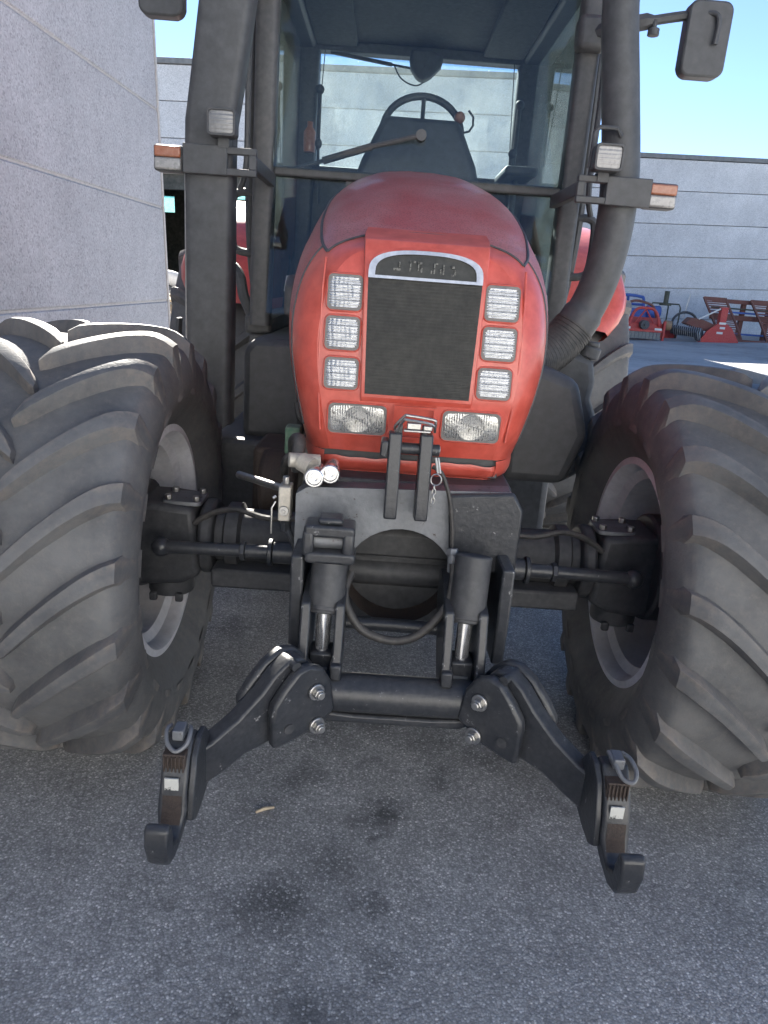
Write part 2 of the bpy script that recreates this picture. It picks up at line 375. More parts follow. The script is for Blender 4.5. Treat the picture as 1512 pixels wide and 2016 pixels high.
obj('roof', MB().box(-9, -.22, -9, 10.94, 5.4, 5.6).xf(mt), 'roof_trim', lb)
obj('corner_trim', MB().box(-.19, .012, 11.155, 11.21, -.3, 5.7).xf(mt), 'joint', lb, bevel=.008, seg=1)
obj('backing', MB().box(-.26, -.205, -8.9, 11.0, -.3, 5.38).xf(mt), 'joint', lb)
# unseen wall added behind the camera to bounce sunlight onto the tractor front
mw = Matrix.Translation((-3.2, -10.5, 0)) @ Matrix.Rotation(R(2), 4, 'Z')
for z0, z1 in zip(lrows, lrows[1:] + [7.2]):
    for x0, x1 in ((-.2, 7.0), (7.0, 14.0), (14.0, 22.0)):
        obj('panel', MB().box(x0 + .01, x1 - .01, -.2, 0, z0 + .01, z1 - .01).xf(mw), 'concrete_bounce', lb, bevel=.012, seg=1)
obj('bounce_wall_backing', MB().box(-.2, 22, -.3, -.205, -.3, 7.1).xf(mw), 'joint', lb)  # back of the added bounce wall
# far shed on the left with an open bay
fl = empty('open_shed', (-3, 28, 0), label='tall grey panel shed behind the cab with a dark open bay', cat='building')
mf = Matrix.Translation((-8.4, 28, 0)) @ Matrix.Rotation(R(-1.8), 4, 'Y')
def at_rows(x, z): return z
frows = [4.615 - .02, 5.70, 6.84, 7.94, 8.22]
panel_wall(fl, 'concrete_far', mf, -7, 14.6, frows[:4], .25, cuts=(-1.2, 5.3), joint=.022)
for a, b in ((-7, -1.2), (5.3, 14.6)):
    for z0, z1 in ((-.6, 1.15), (1.15, 2.3), (2.3, 3.45), (3.45, 4.595)):
        obj('panel', MB().box(a + .02, b - .02, 0, .25, z0 + .011, z1 - .011).xf(mf), 'concrete_far', fl, bevel=.012, seg=1)
obj('roof_edge', MB().box(-7.1, 14.7, -.06, .3, 7.95, 8.13).xf(mf), 'roof_trim', fl, bevel=.02)
obj('lintel', MB().box(-1.2, 5.3, .26, .55, 4.1, 4.60).xf(mf), 'dark_in', fl)
obj('roof', MB().box(-7, 14.6, .3, 13, 7.7, 7.92).xf(mf), 'roof_trim', fl)
obj('side_wall', MB().box(-7, -6.8, .26, 13, -.6, 7.69).xf(mf), 'concrete_far', fl)
obj('side_wall', MB().box(14.4, 14.6, .26, 13, -.6, 7.69).xf(mf), 'concrete_far', fl)
bw = MB()
for x0, x1, z0, z1 in ((-6.79, -4.3, -.6, 7.69), (-4.3, -2.7, -.6, 4.25), (-4.3, -2.7, 5.02, 7.69), (-2.7, .15, -.6, 7.69), (.15, 1.1, -.6, 5.0), (.15, 1.1, 5.66, 7.69), (1.1, 14.39, -.6, 7.69)):
    bw.box(x0, x1, 12.6, 12.8, z0, z1)
obj('back_wall', bw.xf(mf), 'dark_in', fl)
obj('window_pane', MB().box(-4.3, -2.7, 12.66, 12.70, 4.25, 5.02).xf(mf), 'green_glass', fl)
obj('window_pane', MB().box(.15, 1.1, 12.66, 12.70, 5.0, 5.66).xf(mf), 'green_glass', fl)
# far wall on the right
for a, b in ((-6.9, -1.2), (5.3, 14.4)): obj('backing', MB().box(a, b, .252, .32, -.6, 7.69).xf(mf), 'joint', fl)
obj('backing', MB().box(-1.2, 5.3, .252, .259, 4.6, 7.69).xf(mf), 'joint', fl)
fr = empty('far_warehouse', (13, 33.5, 0), label='low grey precast panel warehouse across the yard on the right', cat='building')
mr = Matrix.Translation((9.8, 33.5, 0)) @ Matrix.Rotation(R(9), 4, 'Z') @ Matrix.Rotation(R(-2.9), 4, 'Y')
rrows = [-1.0, .75, 2.05, 3.345, 4.66, 5.96, 7.17]
panel_wall(fr, 'concrete_far', mr, -2.9, 26, rrows, .25, cuts=(9.0, 18.), joint=.022)
obj('backing', MB().box(-2.6, 26, .252, .295, -1, 6.89).xf(mr), 'joint', fr)
obj('roof_edge', MB().box(-2.95, 26, -.06, .3, 7.18, 7.36).xf(mr), 'roof_trim', fr, bevel=.02)
obj('roof', MB().box(-2.9, 26, .3, 14, 6.9, 7.1).xf(mr), 'roof_trim', fr)
obj('side_wall', MB().box(-2.9, -2.7, .26, 14, -1, 6.89).xf(mr), 'concrete_far', fr)

# ------------------------------------------------------------------ the tractor
T = empty('tractor', (0, 3.6, 0), label='large red tractor with wide lugged tyres and black front linkage', cat='tractor')

# ---- wheels
def tyre_mb(Ro, half, rim_r, n_lug, lug_h, c):
    mb = MB(); mud = []
    Rc = Ro - lug_h
    prof = [(-half * .76, rim_r - .005), (-half * .83, rim_r + .02), (-half * .97, rim_r + (Rc - rim_r) * .30), (-half * 1.03, rim_r + (Rc - rim_r) * .50), (-half * 1.01, rim_r + (Rc - rim_r) * .72),
            (-half * .95, Rc - .035), (-half * .84, Rc - .012), (-half * .5, Rc), (0, Rc + .006)]
    prof = prof + [(-a, b) for a, b in prof[-2::-1]]
    pr = [(p.x, p.y) for p in spline([(a, b, 0) for a, b in prof], 3)]
    mb.lathe(pr, c, 'x', 96); mud += [.25 if abs(a) < half * .9 else .35 for i in range(96) for a, b in pr]
    wr = random.Random(3)
    for side in (-1, 1):
        for k in range(n_lug):
            th0 = 2 * PI * (k + (.5 if side > 0 else 0)) / n_lug; rows = []; jit = wr.uniform(-.004, .004)
            NS = 13
            for i in range(NS + 3):
                s = min(i / NS, 1.)
                x = half * (-.04 + 1.02 * s); th = th0 - (.235 / Ro) * (1 - (1 - s) ** 1.32) * 1.05 + jit
                base = lerp_tab([(0, Rc - .01), (half * .5, Rc - .012), (half * .84, Rc - .03), (half * .95, Rc - .055), (half * 1.05, Rc - .09)], abs(x))
                top = Ro - .012 * max(0, s - .55) ** 1.5 * 4 - .030 * max(0, (s - .78) / .22) ** 1.6 - (.002 if s < .1 else 0)
                wt = lerp_tab([(0, .036), (.12, .046), (.6, .049), (1, .058)], s) / Ro; wb = wt + .050 / Ro
                if i > NS:        # shoulder block running down the sidewall
                    q = (i - NS) / 2.; x = half * (.98 + .05 * q); base = Rc - .10 - .06 * q; top = lerp_tab([(0, Ro - .045), (.5, Rc - .050), (1, Rc - .115)], q); wt *= 1. - .1 * q
                if i == 0: wt *= .55; wb *= .75; top -= .012
                lead = .10 * wt
                row = []
                for a, r, md in ((-wb / 2, base, .3), (-wt / 2 - .10 * wb, base + (top - base) * .35, .5), (-wt / 2 - .015 * wb, top - .005, .9), (-wt / 2 + .003, top, 1.), (0, top + .0015, .12), (wt / 2 - .003, top, .5), (wt / 2 + .015 * wb, top - .005, .7), (wt / 2 + .12 * wb, base + (top - base) * .3, .6), (wb / 2, base, .4)):
                    t = th + a - lead; row.append(Vector((c[0] + side * x, c[1] - r * math.sin(t), c[2] + r * math.cos(t)))); mud.append(md * (1.25 if s > .8 or s < .1 else .65))
                rows.append(row)
            mb.grid(rows); n0 = len(mb.v) - len(rows) * 9
            mb.f += [tuple(n0 + j for j in range(9)), tuple(n0 + (len(rows) - 1) * 9 + j for j in range(8, -1, -1))]
    mb.mud = mud
    return mb
def make_wheel(name, c, Ro, half, rim_r, n, lug_h, side):
    """side: -1 wheel whose inner face looks to +X (left of the picture), +1 the other."""
    w = empty(name, c, T)
    obj('tyre', tyre_mb(Ro, half, rim_r, n, lug_h, c), 'rubber', w, smooth=32)
    i = -side       # inward direction
    f = half
    prof = [(i * f * .79, rim_r + .022), (i * f * .825, rim_r + .020), (i * f * .835, rim_r - .004), (i * f * .78, rim_r - .018), (i * f * .68, rim_r - .022), (i * f * .62, rim_r - .050), (i * f * .20, rim_r - .060), (-i * f * .15, rim_r - .056),
            (-i * f * .30, rim_r - .085), (-i * f * .36, rim_r - .16), (-i * f * .30, .14), (-i * f * .30, .0)]
    obj('rim', MB().lathe(prof, c, 'x', 72), 'rim', w, smooth=35)
    prof2 = [(-i * f * .86, rim_r + .022), (-i * f * .90, rim_r - .0), (-i * f * .62, rim_r - .05), (-i * f * .31, rim_r - .08)]
    obj('outer_rim_band', MB().lathe(prof2, c, 'x', 72), 'rim', w, smooth=35)
    hub = MB().lathe([(-i * f * .29, .0), (-i * f * .29, .165), (-i * f * .05, .17), (i * f * .10, .15), (i * f * .14, .10), (i * f * .14, 0)], c, 'x', 32)
    obj('hub', hub, 'black', w, smooth=30)
    bl = MB()
    for k in range(10):
        a = 2 * PI * k / 10; y, z = c[1] + .135 * math.sin(a), c[2] + .135 * math.cos(a)
        bl.cyl((c[0] + i * f * .08, y, z), (c[0] + i * f * .18, y, z), .013, 6)
    obj('hub_bolts', bl, 'black_gloss', w, smooth=20)
    return w
FW = (1.0, 2.315, .655)
make_wheel('front_wheel', (-FW[0], FW[1], FW[2]), .688, .293, .365, 20, .046, -1)
make_wheel('front_wheel', FW, .688, .293, .365, 20, .046, 1)
for wo_ in [o for o in T.children if o.name == 'front_wheel.001']: wo_.rotation_euler.x = R(7)
make_wheel('rear_wheel', (-1.0, 5.05, .90), .93, .31, .50, 20, .05, -1)
make_wheel('rear_wheel', (1.0, 5.05, .90), .93, .31, .50, 20, .05, 1)

# ---- axle, knuckles, steering
ax = MB().cyl((-.72, 2.36, .672), (.72, 2.36, .672), .092, 28)
ax.box(-.60, .60, 2.22, 2.46, .535, .60)
obj('front_axle', ax, 'black', T, bevel=.01)
obj('axle_housing', MB().ball((0, 2.36, .70), .22, 24, 14, (1.25, .95, .78)), 'black', T)
for s in (-1, 1):
    k = empty('steering_knuckle', (s * .77, 2.33, .66), T)
    def mx(mb): return mb if s > 0 else mb.mirror()
    obj('knuckle_body', mx(MB().prism([(.64, .56), (.66, .79), (.78, .80), (.86, .80), (.90, .70), (.90, .55), (.84, .515), (.70, .53)], 'y', 2.24, 2.46)), 'black', k, bevel=.02, seg=3)
    obj('planet_hub', mx(MB().cyl((.83, 2.35, .665), (.90, 2.35, .665), .18, 28)), 'black', k, bevel=.01)
    pl = mx(MB().prism(rrect(.125, .13, .018, 3, .705, 2.33), 'z', .792, .806)); obj('cap_plate', pl, 'worn_steel', k, bevel=.002)
    for dx, dy in ((.66, 2.285), (.75, 2.285), (.66, 2.375), (.75, 2.375)):
        obj('cap_bolt', mx(MB().cyl((dx, dy, .806), (dx, dy, .822), .0125, 6)), 'steel', k, bevel=.002)
    obj('lower_cap', mx(MB().cyl((.755, 2.33, .475), (.755, 2.33, .54), .075, 20).box(.70, .725, 2.25, 2.27, .46, .49).box(.785, .81, 2.25, 2.27, .46, .49)), 'black', k, bevel=.006)
    obj('brake_flange', mx(MB().cyl((.60, 2.34, .672), (.645, 2.34, .672), .125, 24)), 'black', k, bevel=.012)
    rod = MB().cyl((.26, 2.12, .712), (.385, 2.12, .710), .034, 18).cyl((.385, 2.12, .71), (.40, 2.12, .71), .042, 18)
    obj('steering_cylinder', mx(rod), 'black_gloss', k, bevel=.003)
    obj('tie_rod', mx(MB().cyl((.40, 2.12, .71), (.47, 2.12, .709), .022, 14).cyl((.47, 2.12, .709), (.485, 2.12, .709), .030, 6).cyl((.485, 2.12, .709), (.72, 2.13, .700), .020, 14).ball((.73, 2.13, .70), .03)), 'black_gloss', k, bevel=.002)
    obj('axle_hose', mx(MB().tube(spline([(.30, 2.2, .80), (.42, 2.22, .785), (.52, 2.24, .80), (.60, 2.25, .78), (.66, 2.25, .74)], 6), .010, 8)), 'hose', k)
    obj('axle_rib', mx(MB().lathe([(-.03, .093), (-.02, .112), (.02, .112), (.03, .093)], (.545, 2.36, .672), 'x', 28)), 'black', k)
# ---- chassis and driveline
obj('chassis', MB().box(-.21, .21, 2.0, 5.3, .56, .86), 'black', T, bevel=.03)
obj('rear_axle', MB().cyl((-.95, 5.05, .9), (.95, 5.05, .9), .16, 20).box(-.36, .36, 4.1, 5.6, .6, 1.15), 'black', T, bevel=.02)  # housing box enlarged to block sunlight reaching the ground below
obj('engine', MB().box(-.29, .29, 2.25, 3.3, .72, 1.55), 'black', T, bevel=.03)
# ---- bonnet
HALF = [(.835, 0.), (.865, .08), (.935, .26), (.99, .45), (.985, .63), (.905, .80), (.735, .922), (.45, .982), (.18, .998), (0., 1.)]
def half_outline(n=7): return [(p.x, p.y) for p in spline([(a, b, 0) for a, b in HALF], n)]
STN = [(0., .262, 1.085, 1.617), (.012, .285, 1.082, 1.627), (.045, .318, 1.08, 1.645), (.10, .343, 1.078, 1.670), (.20, .362, 1.075, 1.712), (.34, .372, 1.07, 1.765), (.60, .375, 1.06, 1.842), (.95, .372, 1.05, 1.910), (1.25, .366, 1.05, 1.952), (1.42, .362, 1.05, 1.960)]
FACE = [(1.03, 1.965), (1.085, 1.945), (1.14, 1.918), (1.25, 1.905), (1.40, 1.925), (1.52, 1.948), (1.60, 1.972), (1.64, 2.0), (1.70, 2.02)]
def section(st):
    d, w, zb, zt = st; L = []
    for a, b in half_outline():
        z = zb + (zt - zb) * b; L.append((-w * a, lerp_tab(FACE, min(z, 1.64)) + d, z))
    return L + [(-x, y, z) for x, y, z in L[-2::-1]]
rows = [section(s) for s in STN]
def zmid(a, b, t): return tuple(u + (v - u) * t for u, v in zip(a, b))
fine = []
for i in range(len(STN) - 1):
    a, b, c, d = (STN[max(i - 1, 0)], STN[i], STN[i + 1], STN[min(i + 2, len(STN) - 1)])
    for k in range(4):
        t = k / 4; fine.append(tuple(.5 * (2 * q + (r_ - p) * t + (2 * p - 5 * q + 4 * r_ - s_) * t * t + (3 * q - p - 3 * r_ + s_) * t ** 3) for p, q, r_, s_ in zip(a, b, c, d)))
fine.append(STN[-1])
rows = [section(s) for s in fine]
ncol = len(rows[0])
bon = empty('bonnet', (0, 2.4, 1.05), T)
# the shell is split along its seams: side panels, perforated top screen, nose
def seam_col(j): return abs(rows[10][j][0]) / .372
top_j = [j for j in range(ncol) if rows[20][j][2] > rows[20][ncol // 2][2] - .075]
j0, j1 = top_j[0], top_j[-1]
i_top, i_side = 8, 11
def sub(i0, i1, a, b): return [r[a:b + 1] for r in rows[i0:i1 + 1]]
obj('nose_shell', MB().grid(sub(0, i_top, j0, j1)).grid(sub(0, i_side, 0, j0)).grid(sub(0, i_side, j1, ncol - 1)), 'red', bon, smooth=60)
def inset(rs, s=.996):  # a hair inside the shell so the gap at the seam shows
    return rs
obj('top_screen', MB().grid(sub(i_top, len(rows) - 7, j0, j1)), 'screen', bon, smooth=60)
obj('rear_band', MB().grid(sub(len(rows) - 7, len(rows) - 1, j0, j1)), 'red', bon, smooth=60)
jm0, jm1 = j0 - 14, ncol - 1 - (j0 - 14)
obj('side_screen', MB().grid(sub(i_side, len(rows) - 3, jm0, j0)), 'screen', bon, smooth=60)
obj('side_screen', MB().grid(sub(i_side, len(rows) - 3, j1, jm1)), 'screen', bon, smooth=60)
obj('side_panel', MB().grid(sub(i_side, len(rows) - 1, 0, jm0)), 'red', bon, smooth=60)
obj('side_panel', MB().grid(sub(i_side, len(rows) - 1, jm1, ncol - 1)), 'red', bon, smooth=60)
for j in (j0, j1): obj('seam', MB().tube([Vector(r[j]) + Vector((0, 0, .001)) for r in rows[i_top:]], .0045, 6), 'plastic', bon)
obj('seam', MB().tube([Vector(p) + Vector((0, 0, .001)) for p in rows[i_top][j0:j1 + 1]], .004, 6), 'plastic', bon)
for a, b in ((8, j0), (j1, ncol - 9)): obj('seam', MB().tube([Vector(p) for p in rows[i_side][a:b + 1]], .0035, 6), 'plastic', bon)
# flat nose face, row by row inside the first section
sec0 = rows[0]; hl = sec0[:ncol // 2 + 1]
fr_rows = []
for (x, y, z) in hl:
    fr_rows.append([(x * u, y - .006 * (1 - u * u), z) for u in [k / 12 - 1 for k in range(25)]])
obj('nose_face', MB().grid(fr_rows), 'red', bon, smooth=60)
def fy(z, x=0): return lerp_tab(FACE, z) - .006 * (1 - min(1, (x / .26) ** 2))
def plate_on_face(outline, inner, proud, thick):
    """frame whose front follows the sloping nose face."""
    n = len(outline); mb = MB(); vs = []
    for pl in (outline, inner):
        vs += [(x, fy(z, x) - proud, z) for x, z in pl]
    for pl in (outline, inner):
        vs += [(x, fy(z, x) - proud + thick, z) for x, z in pl]
    fs = []
    for i in range(n):
        j = (i + 1) % n; fs += [(i, j, n + j, n + i), (i, 2 * n + i, 2 * n + j, j), (n + i, n + j, 3 * n + j, 3 * n + i)]
    return mb.add(vs, fs)
def dens(pl, k=6):
    out = []
    for (a, b), (c, d) in zip(pl, pl[1:] + pl[:1]): out += [(a + (c - a) * i / k, b + (d - b) * i / k) for i in range(k)]
    return out
def arch(xb, xt, zb, zs, zt, n=10):
    """outline: straight sides from zb to zs, then a flattened round top."""
    out = [(-xb, zb), (xb, zb)]
    for k in range(2 * n + 1):
        a = PI * k / (2 * n); c, s_ = math.cos(a), math.sin(a)
        out.append((xt * math.copysign(abs(c) ** .75, c), zs + (zt - zs) * abs(s_) ** .75))
    return out
o_a = dens(arch(.1395, .149, 1.239, 1.535, 1.609)); i_a = dens(arch(.133, .1425, 1.247, 1.535, 1.602))
obj('grille_surround', plate_on_face(o_a, i_a, .015, .02), 'red', bon, smooth=35)
cz_ = [1.226 + (1.622 - 1.226) * k / 24 for k in range(25)]
def ch(z): return .1435 + .016 * min(1, max(0, (z - 1.20) / .42))
cp = []
for z in cz_:
    w = ch(z); lift = .011 if z > 1.232 else .002
    cp.append([(u * w, fy(z, 0) + (.012 if abs(u) == 1 else -lift), z) for u in (-1, -.985, -.9, -.5, 0, .5, .9, .985, 1)])
top_row = [(x, y + .05, z + .022) for x, y, z in cp[-1]]
obj('nose_centre', MB().grid(cp + [[(x, 2.012 + (0 if abs(x) > .17 else -.004), z + .013) for x, y, z in cp[-1]], [(x * .97, 2.06, 1.655) for x, y, z in cp[-1]]]), 'red', bon, smooth=50, bevel=.003)
og = dens([(-.190, 1.105), (.190, 1.105), (.178, 1.625), (-.178, 1.625)]); ig = dens([(-.152, 1.236), (.152, 1.236), (.164, 1.604), (-.164, 1.604)])
gr_mb = MB(); gz = [1.247 + (1.532 - 1.247) * k / 16 for k in range(17)]
gr_mb.grid([[(u * (.1330 + .0100 * (z - 1.247) / .285), fy(z, 0) - .0135, z) for u in (-1, -.5, 0, .5, 1)] for z in gz])
gro = obj('grille', gr_mb, 'grille', bon)
bars = MB()
for k in range(34):
    z = 1.250 + .0083 * k; w = .1325 + .0100 * (z - 1.247) / .285
    bars.box(-w, w, fy(z) - .0160, fy(z) - .0125, z - .0016, z + .0016)
for k in range(-14, 15):
    x = k * .0093
    bars.prism([(fy(1.248) - .0153, 1.248), (fy(1.40) - .0153, 1.40), (fy(1.53) - .0153, 1.53), (fy(1.53) - .0133, 1.53), (fy(1.40) - .0133, 1.40), (fy(1.248) - .0133, 1.248)], 'x', x * (1.) - .0011, x + .0011)
obj('grille_bars', bars, 'grille', gro, smooth=0, kind='stuff')
# badge
bo = dens(arch(.143, .143, 1.530, 1.546, 1.601)[:]); bi = dens(arch(.1265, .1265, 1.537, 1.545, 1.592)[:])
bg_ = obj('badge', MB().grid([[(u * wdt, fy(z) - .0165, z) for u in (-1, 0, 1)] for z, wdt in ((1.531, .141), (1.545, .140), (1.558, .137), (1.570, .129), (1.581, .113), (1.590, .088), (1.597, .05))]), 'badge', bon)
obj('badge_rim', plate_on_face(bo, bi, .023, .012), 'silver', bg_, smooth=35)
for x, z, strokes in ((-.073, 1.557, [(0, -.006, .018, .005), (.006, .004, .004, .010)]), (-.040, 1.559, [(0, 0, .004, .022), (.010, .009, .006, .005)]), (-.020, 1.558, [(0, 0, .004, .022), (.006, .008, .006, .005), (.008, -.006, .005, .012)]),
                      (.020, 1.557, [(0, 0, .004, .022), (.005, .010, .006, .004), (-.007, -.007, .004, .008)]), (.036, 1.556, [(0, -.005, .005, .012), (.007, .0, .004, .020)]), (.066, 1.555, [(0, .007, .008, .005), (.006, -.003, .004, .010), (.0, -.009, .008, .004)])):
    lm = MB()
    for dx, dz, w, h in strokes: lm.box(x + dx - w / 2, x + dx + w / 2, fy(z) - .019, fy(z) - .016, z + .004 + dz * 1.2 - h * .6, z + .004 + dz * 1.2 + h * .6)
    obj('letter', lm, 'letter', bg_, bevel=.0008)
for s in (-1, 1):
    ed = [(s * .253, 1.57), (s * .256, 1.50), (s * .256, 1.35), (s * .250, 1.22), (s * .244, 1.14)]
    obj('face_rib', MB().tube([(x, fy(z, x) + .0012, z) for x, z in ed], .0032, 8), 'red', bon)
# centre pocket below the grille
obj('catch_pocket', plate_on_face(dens([(-.058, 1.135), (.058, 1.135), (.054, 1.222), (-.054, 1.222)]), dens([(-.050, 1.141), (.050, 1.141), (.047, 1.216), (-.047, 1.216)]), .017, .008), 'red', bon, smooth=30)

# ---- lamps in the nose
def lamp(name, cx, cz, w, h, lens, parent, ribs_h, ribs_v, r=.012):
    y0 = fy(cz, cx); slope = (fy(cz + h / 2, cx) - fy(cz - h / 2, cx))
    L_ = empty(name, (cx, y0, cz), parent)
    def Pt(x, z, out): return (x, y0 + slope * (z - cz) / h - out, z)
    def fr(o, i, pr, th):
        n = len(o); vs = [Pt(x, z, pr) for x, z in o] + [Pt(x, z, pr) for x, z in i] + [Pt(x, z, pr - th) for x, z in o] + [Pt(x, z, pr - th) for x, z in i]; fs = []
        for k in range(n):
            j = (k + 1) % n; fs += [(k, j, n + j, n + k), (k, 2 * n + k, 2 * n + j, j), (n + k, n + j, 3 * n + j, 3 * n + k)]
        return MB().add(vs, fs)
    obj('bezel', fr(rrect(w + .018, h + .018, r + .007, 4, cx, cz), rrect(w + .008, h + .008, r + .001, 4, cx, cz), .0055, .010), 'red', L_, bevel=.003)
    obj('gasket', fr(rrect(w + .009, h + .009, r, 4, cx, cz), rrect(w - .005, h - .005, r * .8, 4, cx, cz), .0062, .010), 'trim', L_)
    nx, nz = 64, 64; rows_ = []
    for a in range(nz + 1):
        v = a / nz * 2 - 1; row = []
        for b_ in range(nx + 1):
            u = b_ / nx * 2 - 1
            bulge = (.006 if ribs_h > 4 else .011) * (1 - .5 * u * u - .5 * v * v)
            rr_ = math.hypot(u, v * h / w if ribs_h <= 4 else v)
            z1 = .60 if ribs_h > 4 else .50
            if rr_ < z1: bulge -= (.0022 if ribs_h > 4 else .0085) * (1 - (rr_ / z1) ** 2)
            rb = (.0034 if ribs_h > 4 else .0) * abs(math.sin(ribs_h * PI * (v + 1) / 2)) + (.0004 if ribs_h > 4 else .0019) * abs(math.sin(ribs_v * PI * (u + 1) / 2 + .6 * math.sin(2.5 * v)))
            row.append(Pt(cx + u * w / 2 * .995, cz + v * h / 2 * .995, .0015 + bulge * .8 + rb))
        rows_.append(row)
    obj('lens', MB().grid(rows_), lens, L_, smooth=60)
    return L_
for s in (-1, 1):
    for cz, cx, hh in ((1.490, .1985, .077), (1.391, .1990, .073), (1.292, .1955, .069)):
        lamp('work_light', s * cx, cz, .078, hh, 'lens', T, 12, 7)
    lamp('headlight', s * .148, 1.177, .142, .070, 'head_lens', T, 2, 22, .014)
# ---- skirt below the nose
pl2 = [(rows[i][0][0], rows[i][0][1]) for i in range(i_side + 5, -1, -1)]
plan = [(x, y) for x, y in pl2] + [(pl2[-1][0] + (-2 * pl2[-1][0]) * k / 24, 1.945) for k in range(1, 24)] + [(-x, y) for x, y in reversed(pl2)]
def skirt_rows(sel, dy, ztop):
    return [[(x * q, y + dy + o_, z) for x, y in sel] for z, q, o_ in ((ztop, 1.0, 0), (ztop - .012, 1.004, -.002), (1.05, 1.0, 0), (1.035, .985, .008), (1.024, .955, .025))]
lft = [p for p in plan if p[0] < -.232]; mid_ = [p for p in plan if -.236 < p[0] < .236]
obj('skirt_corner', MB().grid(skirt_rows(lft, 0, 1.0795)), 'red', bon, smooth=60)
obj('skirt_corner', MB().grid(skirt_rows([(-x, y) for x, y in lft], 0, 1.0795)), 'red', bon, smooth=60)
mr_ = skirt_rows(mid_, .004, 1.066); mr_[0] = [(x, y, z + .0035 * math.sin(23 * x) * math.cos(61 * x)) for x, y, z in mr_[0]]
obj('bumper_strip', MB().grid(mr_), 'red', bon, smooth=60)
obj('gap_backing', MB().box(-.24, .24, 1.965, 1.98, 1.03, 1.10), 'plastic', bon)
obj('lower_lip', MB().grid([[(x * .95, y + .03, z) for x, y in plan if abs(x) < .285] for z in (1.026, 1.0)]), 'red', bon)
# ---- side markers on the bonnet
for s in (-1, 1):
    sm = MB().prism([(2.40, 1.40), (2.52, 1.385), (2.56, 1.50), (2.47, 1.525), (2.41, 1.49)], 'x', s * .382, s * .415)
    m_ = obj('side_marker', sm, 'plastic', T, bevel=.012, seg=3)
    obj('marker_lens', MB().prism([(2.42, 1.47), (2.52, 1.465), (2.55, 1.50), (2.47, 1.52)], 'x', s * .408, s * .4185), 'clear', m_, bevel=.003)

# ---- cab
cab = empty('cab', (0, 4.1, 1.3), T)
def pillar(x, y0, y1, z0, z1, xt=None, yt=None, w=.09, d=.10):
    xt = x if xt is None else xt; yt = y0 if yt is None else yt
    return MB().sweep([(x, y0, z0), ((x + xt) / 2, (y0 + yt) / 2, (z0 + z1) / 2), (xt, yt, z1)], rrect(w, d, .022, 3), up=(0, 1, 0))
for s in (-1, 1):
    obj('front_pillar', pillar(s * .648, 3.40, 0, 1.30, 2.86, s * .645, 3.42), 'cab', cab, smooth=40)
    obj('rear_pillar', pillar(s * .665, 4.92, 0, 1.30, 2.86, s * .645, 4.92, .13, .12), 'cab', cab, smooth=40)
    obj('side_sill', MB().box(s * .60, s * .72, 3.40, 4.92, 1.26, 1.345), 'cab', cab, bevel=.015)
    obj('door_glass', MB().box(s * .686, s * .692, 3.47, 4.86, 1.40, 2.78), 'side_glass', cab)
    obj('door_frame', MB().tube(spline([(s * .70, 3.47, 2.80), (s * .71, 3.46, 2.3), (s * .715, 3.455, 1.9), (s * .705, 3.47, 1.6), (s * .68, 3.52, 1.36)], 6), .022, 8), 'plastic', cab)
    obj('lower_window', MB().prism([(3.262, 1.36), (3.268, 1.36), (3.400, 1.916), (3.394, 1.916)], 'x', s * .30, s * .604), 'glass', cab)
    obj('roof_rail', MB().box(s * .60, s * .71, 3.40, 4.95, 2.78, 2.86), 'cab', cab, bevel=.02)
    obj('door_handle', MB().tube(spline([(s * .70, 3.45, 1.845), (s * .755, 3.44, 1.845), (s * .785, 3.44, 1.81), (s * .785, 3.44, 1.65), (s * .762, 3.44, 1.61), (s * .70, 3.45, 1.60)], 5), .017, 8), 'plastic', cab)
    obj('grab_rail', MB().tube(spline([(s * .70, 3.36, 2.60), (s * .706, 3.33, 2.30), (s * .708, 3.32, 1.95), (s * .74, 3.36, 1.85)], 6), .0125, 8), 'plastic', cab)
    obj('lower_grab', MB().tube(spline([(s * .86, 3.6, 1.55), (s * .80, 3.5, 1.545), (s * .755, 3.46, 1.50), (s * .735, 3.45, 1.42), (s * .70, 3.45, 1.34)], 6), .024, 8), 'plastic', cab)
    obj('ceiling_trim', MB().box(s * .36, s * .60, 3.6, 4.85, 2.795, 2.826), 'lining', cab, bevel=.01)
obj('windscreen', MB().prism([(3.352, 1.945), (3.358, 1.945), (3.488, 2.82), (3.482, 2.82)], 'x', -.604, .604), 'glass', cab)
obj('cross_bar', MB().box(-.604, .604, 3.375, 3.43, 1.916, 1.954), 'plastic', cab, bevel=.008)
obj('roof', MB().prism([(3.18, 2.93), (3.30, 2.87), (5.05, 2.87), (5.15, 2.92), (5.10, 3.03), (3.9, 3.09), (3.28, 3.04)], 'x', -.80, .80), 'red', cab, bevel=.05, seg=3)
obj('headliner', MB().box(-.60, .60, 3.44, 4.9, 2.83, 2.866), 'lining', cab)
obj('front_header', MB().box(-.604, .604, 3.38, 3.46, 2.80, 2.866), 'cab', cab, bevel=.01)
obj('rear_header', MB().box(-.60, .60, 4.86, 4.96, 2.775, 2.828), 'cab', cab, bevel=.008)
obj('rear_window', MB().box(-.60, .60, 4.925, 4.931, 2.165, 2.775), 'rear_glass', cab)
obj('rear_sill', MB().box(-.60, .60, 4.86, 4.96, 2.09, 2.163), 'cab', cab, bevel=.01)
obj('rear_panel', MB().box(-.60, .60, 4.90, 4.95, 1.28, 2.09), 'cab', cab)
obj('floor', MB().box(-.70, .70, 3.40, 4.95, 1.16, 1.258), 'cab', cab, bevel=.01)
obj('bulkhead', MB().box(-.30, .30, 3.39, 3.44, 1.26, 1.915), 'cab', cab)
